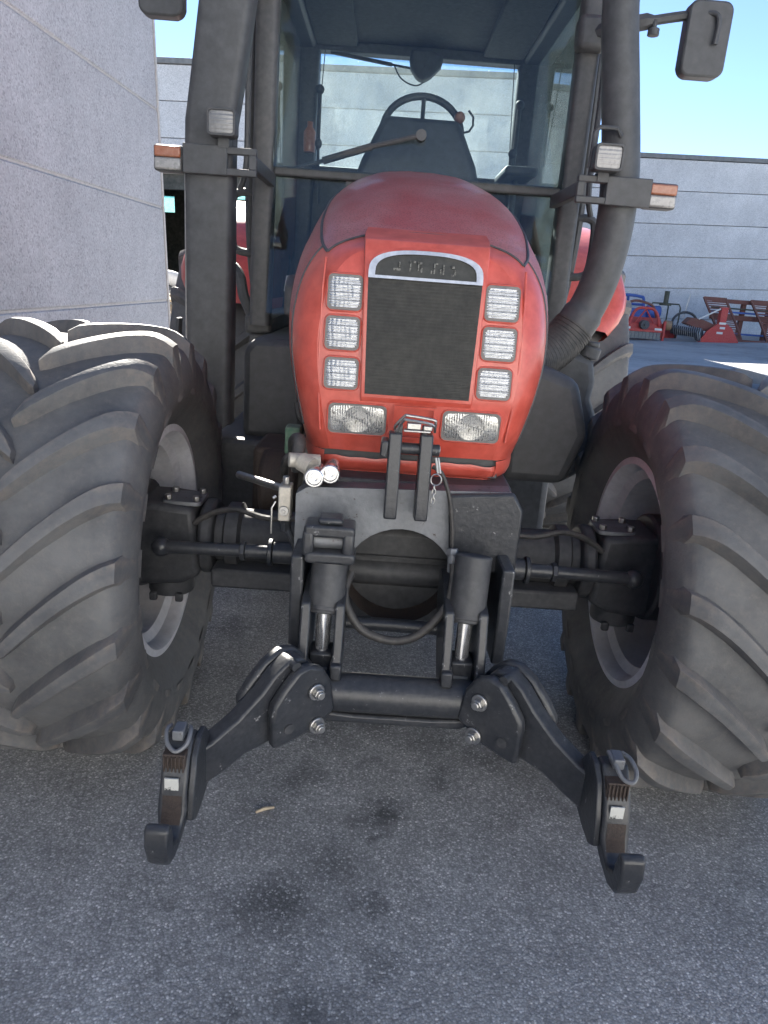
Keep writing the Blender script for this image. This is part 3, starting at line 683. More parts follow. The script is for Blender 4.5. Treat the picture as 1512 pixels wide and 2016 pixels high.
# dashboard, steering wheel, seat
dsh = MB().add([(-.275, 3.47, 1.93), (.275, 3.47, 1.93), (.275, 3.75, 1.93), (-.275, 3.75, 1.93), (-.245, 3.47, 2.02), (.25, 3.47, 2.02), (-.162, 3.56, 2.215), (.168, 3.56, 2.215), (.168, 3.75, 2.20), (-.162, 3.75, 2.20), (.25, 3.75, 2.02), (-.245, 3.75, 2.02)],
               [(0, 1, 5, 4), (4, 5, 7, 6), (6, 7, 8, 9), (1, 2, 10, 5), (5, 10, 8, 7), (0, 4, 11, 3), (4, 6, 9, 11), (2, 3, 11, 10), (10, 11, 9, 8), (0, 3, 2, 1)])
obj('dashboard', dsh, 'plastic', cab, bevel=.03, seg=3)
obj('dash_column', MB().box(-.2, .2, 3.5, 3.74, 1.26, 1.95), 'plastic', cab, bevel=.02)
sw = empty('steering_wheel', (0.015, 3.86, 2.25), cab)
rt = Matrix.Translation((.015, 3.86, 2.205)) @ Matrix.Rotation(R(-24), 4, 'X')
obj('rim', MB().tube([rt @ Vector((.185 * math.cos(a), 0, .185 * math.sin(a))) for a in [2 * PI * k / 40 for k in range(40)]], .0165, 10, True), 'plastic', sw)
obj('spokes', MB().tube([rt @ Vector((0, .02, 0)), rt @ Vector((0, 0, .18))], .010, 8).tube([rt @ Vector((0, .02, 0)), rt @ Vector((-.16, 0, -.09))], .010, 8).tube([rt @ Vector((0, .02, 0)), rt @ Vector((.16, 0, -.09))], .010, 8), 'plastic', sw)
obj('steering_knob', MB().ball((.185, 3.83, 2.275), .026), 'orange', cab)
obj('switch_stalk', MB().tube([(.19, 3.72, 2.19), (.225, 3.72, 2.20), (.24, 3.72, 2.225), (.238, 3.72, 2.26), (.215, 3.72, 2.285)], .005, 8), 'plastic', cab)
st = MB().box(-.25, .25, 4.15, 4.62, 1.55, 1.68); obj('seat_cushion', st, 'seat', cab, bevel=.04, seg=3)
obj('seat_back', MB().prism([(4.58, 1.66), (4.70, 1.66), (4.80, 2.02), (4.72, 2.04)], 'x', -.23, .23), 'seat', cab, bevel=.04, seg=3)
obj('side_console', MB().box(.32, .58, 4.0, 4.7, 1.3, 1.80), 'plastic', cab, bevel=.04)
obj('armrest', MB().box(.44, .60, 3.95, 4.35, 2.065, 2.11).box(.50, .53, 4.1, 4.16, 1.80, 2.07), 'plastic', cab, bevel=.02)
obj('control_lever', MB().tube([(.47, 4.0, 2.10), (.47, 3.98, 2.16)], .012, 8).ball((.47, 3.98, 2.165), .022), 'plastic', cab)
obj('control_lever', MB().tube([(-.50, 4.3, 1.9), (-.51, 4.28, 2.18)], .007, 8).ball((-.51, 4.28, 2.19), .024, 12, 8, (.8, .8, 1.1)), 'plastic', cab)
obj('amber_bottle', MB().lathe([(0, 0), (0, .032), (.10, .034), (.125, .016), (.15, .016), (.15, 0)], (-.575, 4.45, 2.17), 'z', 14), 'orange', cab)
for s, x in ((-1, -.565), (1, .60)):
    obj('gas_strut', MB().cyl((x + .0, 4.82, 2.55), (x, 4.82, 2.24), .012, 10).cyl((x, 4.82, 2.24), (x, 4.82, 2.06), .006, 8).ball((x, 4.82, 2.56), .026), 'plastic', cab)
    obj('pull_cord', MB().tube([(s * .548, 4.86, 2.78), (s * .60, 4.86, 1.9)], .003, 6), 'plastic', cab)
rw = obj('rear_wiper_motor', MB().prism([(-.055, 2.80), (.06, 2.80), (.135, 2.77), (.125, 2.72), (.07, 2.665), (.03, 2.640), (-.01, 2.65), (-.05, 2.70), (-.06, 2.75)], 'y', 4.78, 4.88), 'plastic', cab, bevel=.02, seg=3)
obj('wiper_arm', MB().cyl((.0, 4.90, 2.72), (-.16, 4.90, 2.735), .007, 8).cyl((-.16, 4.90, 2.735), (-.52, 4.90, 2.775), .011, 8), 'plastic', rw)
obj('cable', MB().tube(spline([(-.15, 4.86, 2.73), (-.10, 4.85, 2.655), (-.01, 4.85, 2.625), (.06, 4.85, 2.67)], 6), .0045, 6), 'plastic', rw)
wp = empty('front_wiper', (0, 3.37, 2.1), cab)
obj('arm', MB().cyl((0.0, 3.35, 2.105), (-.20, 3.372, 2.052), .010, 8).cyl((-.20, 3.372, 2.052), (-.40, 3.378, 1.985), .015, 8), 'plastic', wp)
obj('blade', MB().cyl((-.39, 3.380, 1.988), (-.59, 3.384, 1.925), .0085, 8), 'plastic', wp)
obj('pivot', MB().cyl((0, 3.34, 2.105), (0, 3.39, 2.105), .022, 14), 'plastic', wp)
# mirrors
for s in (-1, 1):
    mi = empty('mirror', (s * 1.0, 3.2, 2.45), cab)
    cx, zb, zt = (1.03, 2.345, 2.598) if s > 0 else (-1.005, 2.405, 2.70)
    obj('mirror_housing', MB().sweep([(cx, 3.16, (zb + zt) / 2), (cx, 3.22, (zb + zt) / 2), (cx, 3.25, (zb + zt) / 2)], lambda i: rrect((.165, .165, .13)[i], (zt - zb) * (1, 1, .88)[i], .035, 5), up=(0, 0, 1)), 'plastic', mi, bevel=.008, smooth=50)
    ar = [(s * .60, 3.38, 2.505), (s * .72, 3.27, 2.518), (s * .84, 3.22, 2.535), (cx - s * .06, 3.19, 2.552), (cx + s * .02, 3.15, 2.545), (cx + s * .025, 3.145, 2.45)]
    if s < 0: ar = [(a, b, c + .14) for a, b, c in ar]
    obj('mirror_arm', MB().tube(spline(ar, 5), [.030 if k < 10 else .018 if k < 16 else .009 for k in range(26)], 8), 'plastic', mi)
    obj('clamp_knob', MB().cyl((ar[2][0], 3.21, ar[2][2] - .055), (ar[2][0], 3.21, ar[2][2] - .03), .022, 10).cyl((ar[2][0], 3.21, ar[2][2] - .03), (ar[2][0], 3.21, ar[2][2]), .010, 8), 'plastic', mi, bevel=.003)
    obj('arm_mount', MB().box(min(s * .58, s * .70), max(s * .58, s * .70), 3.30, 3.40, 2.45 + (.12 if s < 0 else 0), 2.57 + (.12 if s < 0 else 0)), 'plastic', mi, bevel=.02)
# intake stack (left) and exhaust (right) standing before the cab
st = [(-.700, 2.98, 2.70), (-.714, 3.0, 2.45), (-.756, 3.0, 2.15), (-.776, 3.0, 2.02), (-.778, 3.0, 1.90), (-.776, 3.0, 1.40), (-.774, 3.0, .927)]
stk = obj('intake_stack', MB().sweep(st, lambda i: rrect((.186, .186, .18, .176, .176, .176, .17)[i], .13, .028, 4), up=(0, 1, 0)), 'plastic', T, smooth=45)
obj('stack_edge', MB().tube([(-.862, 2.955, 1.85), (-.862, 2.955, .95)], .005, 6), 'steel', stk)
ep = spline([(.640, 3.0, 2.72), (.651, 3.0, 2.50), (.694, 3.0, 2.24), (.735, 3.0, 1.99), (.747, 3.0, 1.80), (.728, 3.0, 1.62), (.684, 3.0, 1.475), (.60, 2.98, 1.345), (.49, 2.92, 1.27), (.36, 2.84, 1.235)], 8)
ex = obj('exhaust_pipe', MB().tube(ep, [.060 + .010 * min(1, k / 24) + (.008 if k > 48 else 0) for k in range(len(ep))], 24), 'plastic', T)
rg = MB()
for k in range(52, len(ep) - 1):
    d = (ep[k + 1] - ep[k - 1]).normalized()
    for q in (0., .5):
        c = ep[k].lerp(ep[k + 1], q); rg.sweep([c - d * .004, c + d * .004], lambda i: [(.0835 * math.cos(2 * PI * j / 24), .0835 * math.sin(2 * PI * j / 24)) for j in range(24)])
obj('bellows_rings', rg, 'hose', ex)
# lamp brackets, indicators and work lamps beside the bonnet
for s in (-1, 1):
    br = MB()
    x0, x1 = (.565, .835) if s > 0 else (.595, .86)
    br.box(x0, x1, 2.905, 2.93, 1.918, 1.942).box(x0, x1, 2.905, 2.93, 1.848, 1.872).box(x0, x0 + .028, 2.905, 2.93, 1.87, 1.92).box(x0 + .105, x1, 2.902, 2.933, 1.846, 1.944)
    br.box(x0, x0 + .03, 2.93, 3.38, 1.87, 1.92)
    if s < 0: br.mirror()
    bk = obj('lamp_bracket', br, 'plastic', T, bevel=.004)
    ix = (.825, .935) if s > 0 else (-.968, -.862)
    ind = obj('indicator_lamp', MB().box(ix[0], ix[1], 2.915, 2.985, 1.848, 1.936), 'plastic', T, bevel=.010, seg=3)
    obj('amber_lens', MB().box(ix[0] + .006, ix[1] - .006, 2.903, 2.92, 1.894, 1.931), 'orange', ind, bevel=.006)
    obj('clear_lens', MB().box(ix[0] + .006, ix[1] - .006, 2.903, 2.92, 1.853, 1.892), 'clear', ind, bevel=.006)
    lx, lz = (.652, 1.996) if s > 0 else (-.712, 2.012)
    wl = obj('work_lamp', MB().box(lx - .050, lx + .050, 2.86, 2.93, lz - .044, lz + .044), 'plastic', T, bevel=.012, seg=3)
    obj('lamp_lens', MB().grid([[(lx + .043 * u, 2.857 - .004 * (1 - u * u * .5 - v * v * .5) - .0012 * abs(math.sin(9 * v)), lz + .037 * v) for u in [k / 6 - 1 for k in range(13)]] for v in [k / 12 - 1 for k in range(25)]]), 'clear' if s > 0 else 'lamp_dim', wl, smooth=60)
    obj('lamp_rim', MB().ring(rrect(.10, .088, .012, 3, lx, lz), rrect(.084, .072, .010, 3, lx, lz), 'y', 2.850, 2.862), 'plastic', wl, bevel=.002)
    if s > 0: obj('lamp_frame', MB().tube([(lx - .05, 2.92, lz - .03), (lx - .046, 2.92, lz + .09), (lx - .03, 2.92, lz + .105), (lx + .03, 2.92, lz + .105), (lx + .05, 2.92, lz + .08)], .008, 8), 'plastic', wl)
    obj('lamp_mount', MB().box(lx - .02, lx + .02, 2.90, 2.95, lz - .075, lz - .043), 'plastic', wl)
# fenders
for s in (-1, 1):
    rows_f = []
    for k in range(30):
        a = R(-70 + 134 * k / 29)       # from behind over the top to the front low edge
        rr = 1.03
        xo = 1.27 - .12 * max(0., math.cos(a)) ** 2 * .5 - .16 * max(0, (a - R(48)) / R(18)) ** 2
        prof_f = [(.70, rr), (.85, rr + .012), (xo - .10, rr + .010), (xo - .03, rr - .012), (xo, rr - .06), (xo - .005, rr - .12), (xo - .03, rr - .15)]
        rows_f.append([(s * x, 5.05 - q * math.sin(a), .90 + q * math.cos(a)) for x, q in prof_f])
    obj('fender', MB().grid(rows_f), 'red', T, smooth=60)
    obj('fender_wall', MB().prism([(4.0, 1.25), (4.06, 1.7), (4.4, 1.93), (5.05, 2.0), (5.6, 1.9), (5.6, 1.3)], 'x', s * .69, s * .715), 'red', T, bevel=.01)
# tank on the right, step and battery box on the left
tk = MB().prism([(.42, .80), (.42, 1.20), (.47, 1.30), (.66, 1.315), (.745, 1.29), (.765, 1.20), (.758, 1.13), (.79, 1.06), (.80, .95), (.76, .82), (.68, .77)], 'y', 2.98, 4.1)
obj('sun_block_box', MB().box(.44, .78, 3.55, 4.35, .34, .80), 'plastic', T, bevel=.04)  # box added below the tank to block a sun patch on the ground
tko = obj('fuel_tank', tk, 'plastic', T, bevel=.03, seg=3)
obj('filler_cap', MB().cyl((.725, 3.02, 1.29), (.735, 3.02, 1.335), .042, 16).cyl((.736, 3.02, 1.335), (.738, 3.02, 1.355), .03, 10), 'plastic', tko, bevel=.006)
obj('air_duct', MB().prism([(.36, .86), (.36, 1.24), (.44, 1.29), (.60, 1.24), (.66, 1.05), (.60, .86)], 'y', 2.6, 2.97), 'plastic', T, bevel=.04, seg=3)
obj('battery_box', MB().prism([(-.66, .86), (-.66, 1.22), (-.62, 1.27), (-.42, 1.27), (-.40, .86)], 'y', 3.05, 3.9), 'plastic', T, bevel=.03)
obj('tool_box', MB().prism([(-.79, .50), (-.79, .80), (-.77, .868), (-.44, .868), (-.40, .83), (-.40, .50)], 'y', 2.96, 3.7), 'black', T, bevel=.02)
sp_ = empty('access_step', (-.75, 3.2, .5), T)
for x in (-1.035, -.80): obj('side_plate', MB().prism([(3.30, .48), (3.36, .48), (3.52, 1.30), (3.46, 1.30)], 'x', x - .008, x + .008), 'black', sp_, bevel=.003)
for z, y in ((.62, 3.36), (.90, 3.42), (1.16, 3.48)):
    tr_ = MB()
    for k in range(4): tr_.box(-1.03, -.807, y - .05 + k * .035, y - .04 + k * .035, z, z + .03)
    for k in range(6): tr_.box(-1.02 + k * .041, -1.012 + k * .041, y - .05, y + .065, z + .004, z + .026)
    obj('tread', tr_, 'worn_steel', sp_)
# cooling gear glimpsed low on the left of the nose
gu = obj('green_canister', MB().box(-.372, -.325, 2.20, 2.26, 1.0, 1.085), 'green', T, bevel=.006)
obj('pipe', MB().tube(spline([(-.30, 2.2, 1.06), (-.33, 2.18, 1.02), (-.36, 2.16, .99), (-.37, 2.2, .93)], 6), .014, 8).tube(spline([(-.29, 2.2, 1.10), (-.325, 2.19, 1.12), (-.335, 2.2, 1.16)], 6), .012, 8), 'hose', gu)
obj('support_rod', MB().cyl((-.50, 2.15, .94), (-.33, 2.0, .945), .011, 10), 'steel', T)
obj('exhaust_manifold', MB().cyl((-.50, 2.6, .80), (-.36, 2.6, .80), .12, 20).box(-.54, -.40, 2.62, 2.9, .66, .92), 'rust', T, bevel=.02)

# ---- front carrier
ca = empty('front_carrier', (0, 1.95, .82), T)
n_ = 16
hole = [(-.010 + .148 * math.cos(PI - PI * k / n_), .760 + .148 * math.sin(PI - PI * k / n_)) for k in range(n_ + 1)]
hole = [p for p in hole if p[1] > .815]
face = [(-.292, .822)] + [(hole[0][0], .822)] + hole + [(hole[-1][0], .815), (.292, .815), (.292, .985), (.262, 1.028), (-.262, 1.005), (-.292, .985)]
obj('carrier_plate', MB().prism(face, 'y', 1.835, 1.90), 'worn_steel', ca, bevel=.012, seg=3)
obj('carrier_top', MB().prism([(1.90, .99), (1.90, 1.02), (2.3, 1.03), (2.3, .99)], 'x', -.275, .275), 'black', ca, bevel=.006)
for s in (-1, 1): obj('carrier_cheek', MB().box(s * .258, s * .290, 1.902, 2.35, .62, .985), 'black', ca, bevel=.008)
obj('recess_drum', MB().lathe([(.0, .150), (.22, .150), (.24, .13), (.24, 0)], (-.01, 1.905, .755), 'y', 36), 'rust', ca, smooth=30)
obj('recess_hub', MB().cyl((-.01, 2.08, .80), (-.01, 2.145, .80), .06, 20), 'black', ca, bevel=.008)
obj('lower_beam', MB().cyl((-.26, 2.02, .715), (.24, 2.02, .715), .042, 24).box(-.17, .15, 1.99, 2.0, .765, .772), 'black', ca, bevel=.003)
for k in range(3): obj('ring_bolt', MB().cyl((-.07 + .06 * k, 2.06, .865 - .01 * (k - 1) ** 2), (-.07 + .06 * k, 2.15, .865 - .01 * (k - 1) ** 2), .008, 6), 'steel', ca)
obj('right_guard', MB().prism([(.115, .86), (.125, .815), (.294, .805), (.296, .985), (.268, 1.03), (.10, 1.015)], 'y', 1.815, 1.834), 'black_gloss', ca, bevel=.008, label='darker pitted right half of the carrier face')
# hydraulic couplers and valve block
hy = empty('hydraulic_block', (-.28, 1.86, .95), T)
for cx, cz, y in ((-.244, 1.038, 1.80), (-.206, 1.043, 1.83)):
    obj('coupler', MB().lathe([(0.10, 0), (.10, .019), (.03, .019), (.028, .0245), (.002, .0245), (0, .022), (0, .019), (.006, .017), (.006, .012), (.0, .0115), (.0, .009), (.012, .008), (.012, 0)], (cx, y, cz), 'y', 28), 'chrome', hy, smooth=35)
obj('fitting', MB().cyl((-.318, 1.88, 1.062), (-.24, 1.90, 1.058), .019, 14).cyl((-.285, 1.88, 1.06), (-.255, 1.86, 1.05), .025, 14), 'alu', hy)
obj('elbow_hose', MB().tube(spline([(-.30, 1.92, 1.06), (-.30, 1.95, 1.10), (-.32, 2.0, 1.08), (-.31, 2.02, 1.0)], 6), .018, 10), 'hose', hy)
obj('valve_body', MB().box(-.338, -.306, 1.84, 1.90, .905, .998), 'alu', hy, bevel=.004)
obj('plug', MB().cyl((-.322, 1.832, .935), (-.322, 1.842, .935), .013, 18).cyl((-.322, 1.828, .935), (-.322, 1.834, .935), .006, 6), 'steel', hy, bevel=.001)
obj('top_plug', MB().cyl((-.322, 1.87, .998), (-.322, 1.87, 1.02), .010, 6), 'steel', hy, bevel=.002)
obj('clip', MB().tube([(-.346, 1.85, .955), (-.354, 1.84, .94), (-.354, 1.84, .87)], .0025, 6).tube([(-.345, 1.85, .97), (-.352, 1.845, .965)], .004, 6), 'steel', hy)
obj('lower_fitting', MB().cyl((-.322, 1.87, .905), (-.318, 1.87, .87), .014, 8).tube(spline([(-.318, 1.87, .88), (-.30, 1.86, .85), (-.29, 1.9, .80)], 5), .008, 8), 'black_gloss', hy)
# top link bracket
tl = empty('top_link_bracket', (0, 1.77, 1.0), T)
for x0, x1 in ((-.064, -.032), (.012, .044)):
    obj('link_plate', MB().prism([(1.78, .955), (1.735, .965), (1.735, 1.0), (1.755, 1.13), (1.765, 1.175), (1.80, 1.175), (1.815, 1.13), (1.815, .955)], 'x', x0, x1), 'black_gloss', tl, bevel=.004)
obj('link_pin', MB().cyl((-.080, 1.785, 1.135), (.062, 1.785, 1.135), .0145, 14), 'black_gloss', tl)
obj('pin_block', MB().prism([(-.084, 1.118), (-.066, 1.112), (-.064, 1.155), (-.082, 1.155)], 'y', 1.755, 1.815), 'black_gloss', tl, bevel=.004)
for x in (-.041, .019): obj('stem', MB().box(x - .004, x + .009, 1.775, 1.79, 1.13, 1.195), 'black_gloss', tl, bevel=.002)
obj('wire_handle', MB().tube(spline([(-.049, 1.79, 1.178), (-.05, 1.785, 1.19), (-.030, 1.77, 1.217), (-.02, 1.768, 1.219), (.038, 1.768, 1.213), (.046, 1.77, 1.205), (.046, 1.785, 1.185)], 4), .0035, 8), 'steel', tl)
obj('wire_handle', MB().tube(spline([(-.049, 1.775, 1.176), (-.032, 1.755, 1.209), (-.02, 1.752, 1.211), (.036, 1.752, 1.204), (.046, 1.775, 1.182)], 4), .0035, 8), 'steel', tl)
obj('latch', MB().box(-.030, .036, 1.77, 1.79, 1.178, 1.184).box(-.022, .012, 1.775, 1.795, 1.184, 1.20).box(.018, .04, 1.772, 1.79, 1.184, 1.196), 'steel', tl, bevel=.002)
obj('pin_head', MB().cyl((.046, 1.785, 1.135), (.064, 1.785, 1.135), .012, 8), 'steel', tl, bevel=.002)
ch = [(.056, 1.745, 1.118), (.057, 1.745, 1.104), (.060, 1.742, 1.088)]
obj('linch_pin', MB().tube([(.052, 1.748, 1.125), (.060, 1.742, 1.088)], .003, 8).tube([(.058, 1.748, 1.125), (.066, 1.742, 1.088)], .003, 8), 'steel', tl)
obj('pin_ring', MB().tube([(.057 + .013 * math.cos(a), 1.74, 1.072 + .014 * math.sin(a)) for a in [2 * PI * k / 18 for k in range(18)]], .0018, 6, True), 'steel', tl)
for k in range(4):
    z = 1.052 - .011 * k; tw = k % 2
    obj('chain_link', MB().tube([(.0545 + (.004 * math.cos(a) if tw else .0012 * math.cos(a)), 1.74 + (.0012 * math.cos(a) if tw else .004 * math.cos(a)), z + .008 * math.sin(a)) for a in [2 * PI * q / 12 for q in range(12)]], .0016, 6, True), 'steel', tl)

# ---- front linkage
fl_ = empty('front_linkage', (0, 1.5, .4), T)
for s, cx, zt in ((-1, -.188, .862), (1, .166, .885)):
    tilt = .012 * s
    obj('lift_cylinder', MB().cyl((cx - .004, 1.70, .722), (cx + (.0 if s < 0 else .005), 1.74, zt), .046, 26).cyl((cx - .004, 1.699, .722), (cx - .003, 1.705, .735), .048, 26), 'black', fl_, bevel=.004)
    obj('cylinder_rod', MB().cyl((cx - .008, 1.685, .60), (cx - .005, 1.695, .73), .0185, 22), 'chrome', fl_)
    obj('rod_end', MB().box(cx - .036, cx + .022, 1.655, 1.725, .545, .628), 'black_gloss', fl_, bevel=.006)
    obj('rod_end_face', MB().box(cx - .026, cx + .010, 1.651, 1.6545, .565, .592), 'worn_steel', fl_)
    for dx in (-.050, .034):
        obj('rocker_plate', MB().prism([(1.60, .545), (1.615, .615), (1.66, .76), (1.86, .80), (1.90, .70), (1.80, .60), (1.70, .53)], 'x', cx + dx - .012, cx + dx + .012), 'black_gloss', fl_, bevel=.005)
    obj('side_plate', MB().prism([(1.70, .865), (2.1, .86), (2.15, .70), (2.0, .62), (1.80, .595), (1.71, .60), (1.70, .70)], 'x', s * .268 - .016 - (.012 if s > 0 else 0), s * .268 + .016 - (.012 if s > 0 else 0)), 'black_gloss', fl_, bevel=.006)
    obj('stop_lug', MB().box(-s * 0 + (s * .155 if s < 0 else .118) - .014, (s * .155 if s < 0 else .118) + .014, 1.60, 1.65, .585, .625), 'black_gloss', fl_, bevel=.005)
# yoke above the left cylinder
yk = MB()
yk.prism(rrect(.125, .030, .010, 3, -.192, .934), 'y', 1.69, 1.77)
yk.box(-.222, -.160, 1.70, 1.76, .949, .966)
for x in (-.245, -.147): yk.prism([(1.69, .87), (1.685, .90), (1.69, .935), (1.77, .935), (1.775, .87)], 'x', x - .012, x + .016)
yk.prism(rrect(.125, .030, .012, 3, -.188, .868), 'y', 1.685, 1.76)
obj('cylinder_yoke', yk, 'black_gloss', fl_, bevel=.008, seg=3)
obj('yoke_pin', MB().cyl((-.235, 1.735, .90), (-.14, 1.735, .90), .022, 18), 'worn_steel', fl_)
obj('cross_rod', MB().cyl((-.17, 1.83, .635), (.15, 1.83, .632), .018, 18), 'black_gloss', fl_)
obj('cross_tube', MB().cyl((-.20, 1.63, .540), (.19, 1.63, .540), .049, 32), 'black_gloss', fl_)
obj('tube_web', MB().prism([(-.235, .50), (-.10, .492), (.09, .492), (.225, .50), (.16, .470), (-.17, .470)], 'y', 1.60, 1.64), 'black_gloss', fl_, bevel=.006)
# lower arms: outline in the arm's own upright plane, mirrored for the other side
def arm_xf(s):
    p, q = Vector((.20, 1.58, 0)), Vector((.47, 1.38, 0)); d = (q - p).normalized(); n = Vector((-d.y, d.x, 0))
    if n.y < 0: n = -n
    m = Matrix(((d.x, n.x, 0, p.x), (d.y, n.y, 0, p.y), (0, 0, 1, 0), (0, 0, 0, 1)))
    return m if s > 0 else Matrix.Scale(-1, 4, (1, 0, 0)) @ m
bar_o = [(.0, .60), (.015, .645), (.035, .664), (.068, .664), (.105, .636), (.140, .596), (.20, .545), (.262, .509), (.296, .496), (.345, .491), (.350, .402), (.305, .402), (.270, .408), (.235, .422), (.180, .450), (.12, .462), (.05, .48), (.0, .52)]
chk_o = [(-.045, .515), (-.03, .60), (-.004, .640), (.03, .655), (.062, .648), (.098, .608), (.124, .572), (.128, .545), (.124, .459), (.070, .466), (.020, .478)]
chk_b = [(-.03, .60), (-.004, .64), (.03, .667), (.068, .668), (.107, .645), (.145, .604), (.172, .565), (.172, .54), (.14, .50), (.06, .50)]
for s in (-1, 1):
    m = arm_xf(s)
    obj('lower_arm', MB().prism(bar_o, 'y', .004, .052).xf(m), 'black_gloss', fl_, bevel=.006)
    obj('arm_cheek', MB().prism(chk_o, 'y', -.028, .0025).xf(m), 'black_gloss', fl_, bevel=.008)
    obj('arm_cheek', MB().prism(chk_b, 'y', .0535, .083).xf(m), 'black_gloss', fl_, bevel=.008)
    for a, z in ((.016, .585), (.010, .492)):
        b_ = MB().cyl((a, -.036, z), (a, -.0285, z), .021, 20).cyl((a, -.050, z), (a, -.036, z), .015, 6).cyl((a, -.056, z), (a, -.05, z), .010, 12)
        obj('bolt', b_.xf(m), 'steel', fl_, bevel=.002)
    obj('cheek_spacer', MB().cyl((.060, -.012, .652), (.060, .060, .652), .012, 12).xf(m), 'black_gloss', fl_)
    obj('arm_hole', MB().cyl((.085, -.031, .505), (.085, -.0285, .505), .013, 16).xf(m), 'black', fl_)
# hooks
hk_o = [(1.44, .452), (1.425, .53), (1.405, .56), (1.365, .565), (1.345, .545), (1.318, .51), (1.300, .465), (1.293, .43), (1.278, .406), (1.252, .398), (1.228, .410), (1.216, .443), (1.212, .468), (1.202, .478), (1.186, .472), (1.180, .435), (1.188, .395), (1.214, .366), (1.250, .352), (1.30, .362), (1.36, .395), (1.42, .412)]
for s, cx in ((-1, -.468), (1, .470)):
    hm_ = MB().prism(hk_o, 'x', cx - .029, cx + .029)
    hm_.v = [Vector((cx + (p.x - cx) * (1 - max(0, .43 - p.z) * 4.5) * (1 if p.y > 1.23 else .86), p.y, p.z)) for p in hm_.v]
    hk = obj('hook', hm_, 'black_gloss', fl_, bevel=.013, seg=3)
    inner = cx - s * .036
    obj('hook_cheek', MB().prism([(1.46, .40), (1.46, .51), (1.42, .558), (1.375, .560), (1.34, .535), (1.31, .46), (1.30, .405), (1.33, .385), (1.38, .385)], 'x', inner - .007, inner + .007), 'black_gloss', fl_, bevel=.003)
    nrm = Vector((0, -.045, -.035)).normalized()
    ly, lz = 1.334, .526
    lat = MB()
    lat.box(cx - .026, cx + .022, 1.322, 1.36, .505, .548)
    for k in range(6): lat.box(cx - .024 + k * .008, cx - .020 + k * .008, 1.317, 1.3225, .508, .545)
    obj('latch_lever', lat, 'rust', fl_, bevel=.002)
    obj('paper_label', MB().box(cx - .017, cx + .012, 1.304, 1.3075, .468, .503), 'white', fl_)
    obj('hook_seat', MB().prism([(1.3055, .462), (1.2985, .43), (1.2835, .405), (1.279, .409), (1.2925, .432), (1.2995, .465)], 'x', cx - .020, cx + .020), 'rust', fl_)
    up = 1 if s < 0 else .8
    pts = [(cx - .028, 1.385, .585), (cx - .034, 1.365, .585), (cx - .026, 1.335, .568), (cx, 1.322, .556), (cx + .026, 1.335, .568), (cx + .030, 1.365, .585), (cx + .024, 1.385, .585)]
    if s > 0: pts = [(cx - .02, 1.385, .590), (cx - .012, 1.35, .585), (cx + .004, 1.315, .565), (cx + .03, 1.305, .562), (cx + .043, 1.325, .575), (cx + .035, 1.36, .588), (cx + .018, 1.385, .590)]
    pts = [(cx + (x - cx) * .78, 1.36 + (y - 1.36) * .8, z - .004) for x, y, z in pts]
    obj('release_loop', MB().tube(spline(pts, 5), .0048, 8), 'worn_steel', fl_)
    obj('latch_top', MB().box(cx - .012, cx + .012, 1.345, 1.385, .566, .590), 'worn_steel', fl_, bevel=.003)
# hoses on the linkage
obj('linkage_hose', MB().tube(spline([(-.135, 1.78, .80), (-.148, 1.74, .76), (-.132, 1.72, .715), (-.09, 1.71, .668), (-.01, 1.71, .648), (.055, 1.71, .676), (.11, 1.72, .745), (.125, 1.74, .80), (.124, 1.76, .85)], 8), .0115, 10), 'hose', fl_)
obj('linkage_hose', MB().tube(spline([(.05, 1.80, 1.09), (.075, 1.795, 1.075), (.098, 1.79, 1.02), (.112, 1.79, .95), (.118, 1.79, .89), (.12, 1.785, .86)], 8), .0055, 8), 'hose', fl_)
obj('hose_fitting', MB().cyl((.122, 1.765, .825), (.120, 1.78, .885), .013, 10).cyl((.120, 1.775, .868), (.119, 1.78, .883), .016, 6), 'worn_steel', fl_, bevel=.001)

# ------------------------------------------------------------------ small things on the ground
obj('twig', MB().tube([(-.372, 1.815, .008), (-.35, 1.83, .010), (-.322, 1.842, .007)], [.004, .006, .003], 6), 'wood', label='short dry twig lying on the asphalt inside the left linkage arm', cat='twig')

# ------------------------------------------------------------------ implements across the yard
def gz_(x, y): return yard_z(x, y)
# red mulcher
X, Y0 = 10.0, 30.0; Z0 = gz_(10, 30)
mu = empty('flail_mulcher', (X, Y0, Z0), label='bright red flail mulcher with grey rubber flaps beside the big rear tyre', cat='farm implement')
obj('housing', MB().prism([(Y0 - .45, .30), (Y0 - .40, .62), (Y0 - .1, .85), (Y0 + .5, .8), (Y0 + .6, .3)], 'x', 9.05, 10.62).xf(Matrix.Translation((0, 0, Z0))), 'red_far', mu, bevel=.03)
obj('front_beam', MB().box(9.15, 10.6, 29.4, 29.52, Z0 + .32, Z0 + .42), 'red_far', mu, bevel=.01)
for k in range(10): obj('flap', MB().box(9.14 + k * .142, 9.27 + k * .142, 29.44, 29.47, Z0 + .06, Z0 + .32), 'flap', mu)
obj('side_leg', MB().box(10.62, 10.70, 29.4, 29.55, Z0 - .0, Z0 + .75), 'red_far', mu, bevel=.01)
obj('gearbox', MB().cyl((9.86, 29.3, Z0 + .58), (9.86, 29.6, Z0 + .58), .17, 18).cyl((9.86, 29.2, Z0 + .58), (9.86, 29.3, Z0 + .58), .06, 12), 'plastic', mu, bevel=.01)
fa = spline([(9.30, 29.5, Z0 + .55), (9.42, 29.6, Z0 + .95), (9.60, 29.65, Z0 + 1.16), (9.9, 29.65, Z0 + 1.2), (10.2, 29.65, Z0 + 1.16), (10.38, 29.6, Z0 + .95), (10.48, 29.5, Z0 + .55)], 5)
obj('headstock', MB().tube(fa, .055, 8), 'red_far', mu)
